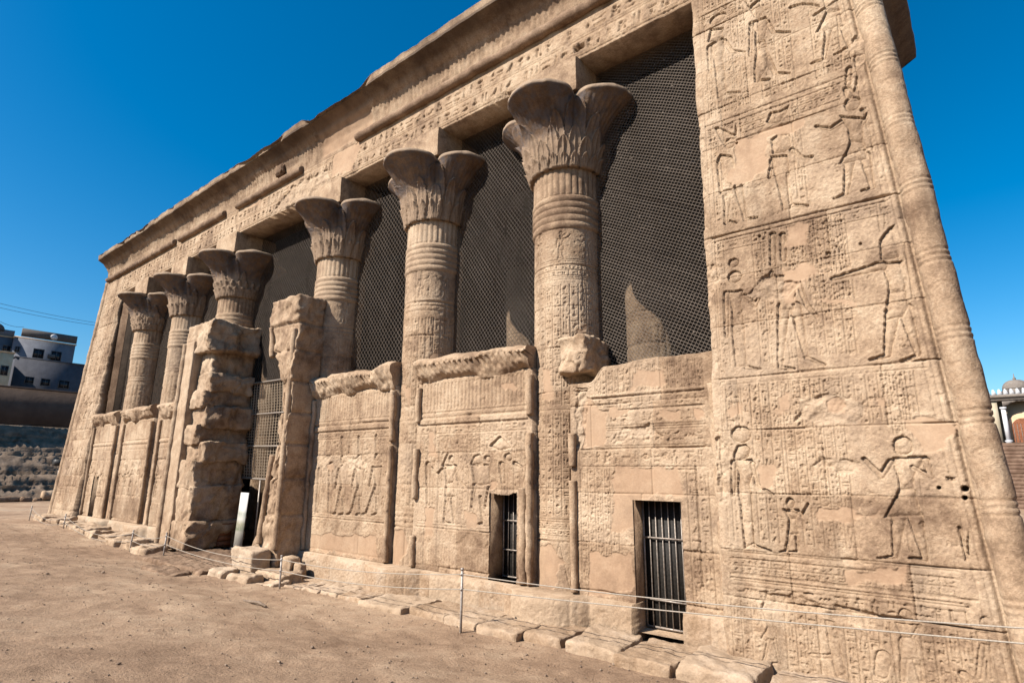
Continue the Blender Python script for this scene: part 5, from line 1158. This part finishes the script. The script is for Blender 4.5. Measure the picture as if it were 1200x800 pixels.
# ------------------------------------------------------------------ right: brick terrace wall and domed building
def terrace():
    xs = np.arange(12, 60, .10); zs = np.arange(.2, 5.86, .06); X, Z = np.meshgrid(xs, zs)
    row = np.floor(Z/.32); h = .10*vn(np.floor(X/.9+row*.43), row*1.7, 0, 1, 5)-.12*(np.mod(Z/.32, 1) < .16)+.10*fbm(X, 0, Z, .8, 4, 6)+.25*(row % 4 == 0)*.2
    P = skirt(np.stack([X, 58-h, Z], -1), 61.); mb = MB(); mb.grid(P)
    m = simple('old_brick_wall', (.10,.06,.04), (.19,.125,.088), 1.3, .95, 0, .03)
    setp(mb.build('terrace_wall', m), 'layered old brick terrace wall right of the temple, below the domed building', 'wall')
terrace()
def domed():
    b_ = empty('domed_building', (23, 62, 5.8), 'cream building with a white column, arched wooden door and small grey dome on the right', 'building')
    L = lambda o: (setattr(o, 'location', (-23, -62, -5.8)), o)[1]
    CR = simple('cream_plaster', (.30,.25,.17), (.36,.31,.23), 1.2, .9, 0, .01); WH = simple('white_paint', (.50,.50,.51), (.56,.56,.57), 2, .6)
    GY = simple('grey_stone_trim', (.14,.115,.10), (.19,.165,.14), 3, .9, 0, .02)
    # main wall set back with a flat pilaster on the left
    mb = MB(); mb.box(18.6, 32, 60.9, 70, 5.3, 9.9); L(mb.build('wall', CR, b_))
    mb = MB(); mb.box(19.15, 19.62, 60.0, 60.88, 5.3, 9.7); L(mb.build('pilaster', CR, b_))
    mb = MB(); mb.box(18.5, 32.2, 59.8, 70.2, 9.72, 9.95); mb.box(18.4, 32.3, 59.65, 70.3, 9.952, 10.2); L(mb.build('cornice', GY, b_))
    mb = MB()
    for i in range(30):
        x = 18.5+i*.42
        mb.hexa([(x,59.8,10.2),(x+.421,59.8,10.2),(x+.421,60,10.2),(x,60,10.2),(x+.10,59.8,10.72),(x+.20,59.8,10.72),(x+.20,60,10.72),(x+.10,60,10.72)])
    L(mb.build('crenellation', WH, b_))
    for x in (20.0, 22.4):
        mb = MB(); mb.tube([(x, 60.1, 5.3), (x, 60.1, 6.0)], .24, 16); mb.tube([(x, 60.1, 6.0), (x, 60.1, 6.12)], .28, 16); mb.tube([(x, 60.1, 6.12), (x, 60.1, 8.9)], [.19, .17], 16); mb.tube([(x, 60.1, 8.9), (x, 60.1, 9.1)], [.2, .27], 16)
        L(mb.build('porch_column', WH, b_))
    # scalloped arch over the porch
    mb = MB(); n = 24
    top = [(20.0+2.4*i/n, 9.70) for i in range(n+1)]
    low = [(20.0+2.4*i/n, 9.0+.55*math.sin(math.pi*i/n)+.07*abs(math.sin(math.pi*i/4))) for i in range(n+1)]
    for i in range(n):
        (a, b), (c, d) = low[i], low[i+1]; mb.hexa([(a,59.9,b),(c,59.9,d),(c,60.3,d),(a,60.3,b),(a,59.9,9.70),(c,59.9,9.70),(c,60.3,9.70),(a,60.3,9.70)])
    L(mb.build('porch_arch', GY, b_))
    # arched wooden door and its surround
    def arch(x0, x1, z0, zs_, y0, y1, nm, m, par, ring=None):
        mb = MB(); n = 16; cx = (x0+x1)/2; r = (x1-x0)/2
        pts = [(x0, z0), (x1, z0)]+[(cx+r*math.cos(t), zs_+r*math.sin(t)) for t in np.linspace(0, math.pi, n)]
        k = len(pts); V = [(a, y0, b) for a, b in pts]+[(a, y1, b) for a, b in pts]+[(cx, y0, zs_), (cx, y1, zs_)]
        F = [(i, (i+1) % k, 2*k) for i in range(k)]+[((i+1) % k+k, i+k, 2*k+1) for i in range(k)]
        mb.add(V, F); mb.add(V, [((i+1) % k, i, i+k, (i+1) % k+k) for i in range(k)]); return mb.build(nm, m, par)
    fr = L(arch(20.15, 22.25, 5.3, 7.5, 60.75, 60.95, 'door_surround', TAN, b_))
    d_ = L(arch(20.4, 22.0, 5.3, 7.3, 60.6, 60.76, 'door', simple('brown_door_wood', (.13,.045,.02), (.24,.09,.04), 8, .6), b_))
    for i in range(6):
        mb = MB(); mb.box(20.5+i*.25, 20.54+i*.25, 60.57, 60.605, 5.5, 7.6); mb.build('batten', GY, d_)
    # small dome on an arcaded drum
    mb = MB(); mb.tube([(21.2, 61.5, 10.2), (21.2, 61.5, 10.85)], .95, 24); L(mb.build('dome_drum', GY, b_))
    for i in range(8):
        t = i*math.pi/4+.2; mb = MB(); cx, cy = 21.2+.93*math.cos(t), 61.5+.93*math.sin(t)
        mb.tube([(cx, cy, 10.25), (cx, cy, 10.65), (cx, cy, 10.8)], [.2, .2, .05], 10); L(mb.build('niche', GRD, b_))
    mb = MB(); V = []
    for i in range(10):
        t = i/9; r = 1.0*math.cos(t*math.pi/2)**.8; V.append([(21.2+r*math.cos(u), 61.5+r*math.sin(u), 10.85+.85*math.sin(t*math.pi/2)) for u in np.linspace(0, 2*math.pi, 24, endpoint=False)])
    mb.grid(np.array(V), wu=True); L(mb.build('dome', GY, b_))
    mb = MB(); mb.tube([(21.2, 61.5, 11.6), (21.2, 61.5, 11.8), (21.2, 61.5, 11.95), (21.2, 61.5, 12.3)], [.05, .14, .05, .02], 10); L(mb.build('finial', GY, b_))
domed()

# ------------------------------------------------------------------ the temple stands in a pit: unseen walls added on the other sides to block low sky
PITM = simple('pit_wall_plaster', (.10,.066,.045), (.17,.115,.078), .7, .95, 0, .03)
mb = MB(); mb.box(31, 34, -34, 57, .0, 8.6); mb.box(30.9, 31.4, -34, 57, 8.602, 9.5)
setp(mb.build('boundary_wall', PITM), 'unseen plastered retaining wall of the pit, added right of the camera position', 'wall')
mb = MB(); mb.box(-38, 34, -37, -34, .0, 8.6); mb.box(-38, 34, -34.4, -33.9, 8.602, 9.5)
setp(mb.build('boundary_wall', PITM), 'unseen plastered retaining wall of the pit, added behind the camera position', 'wall')
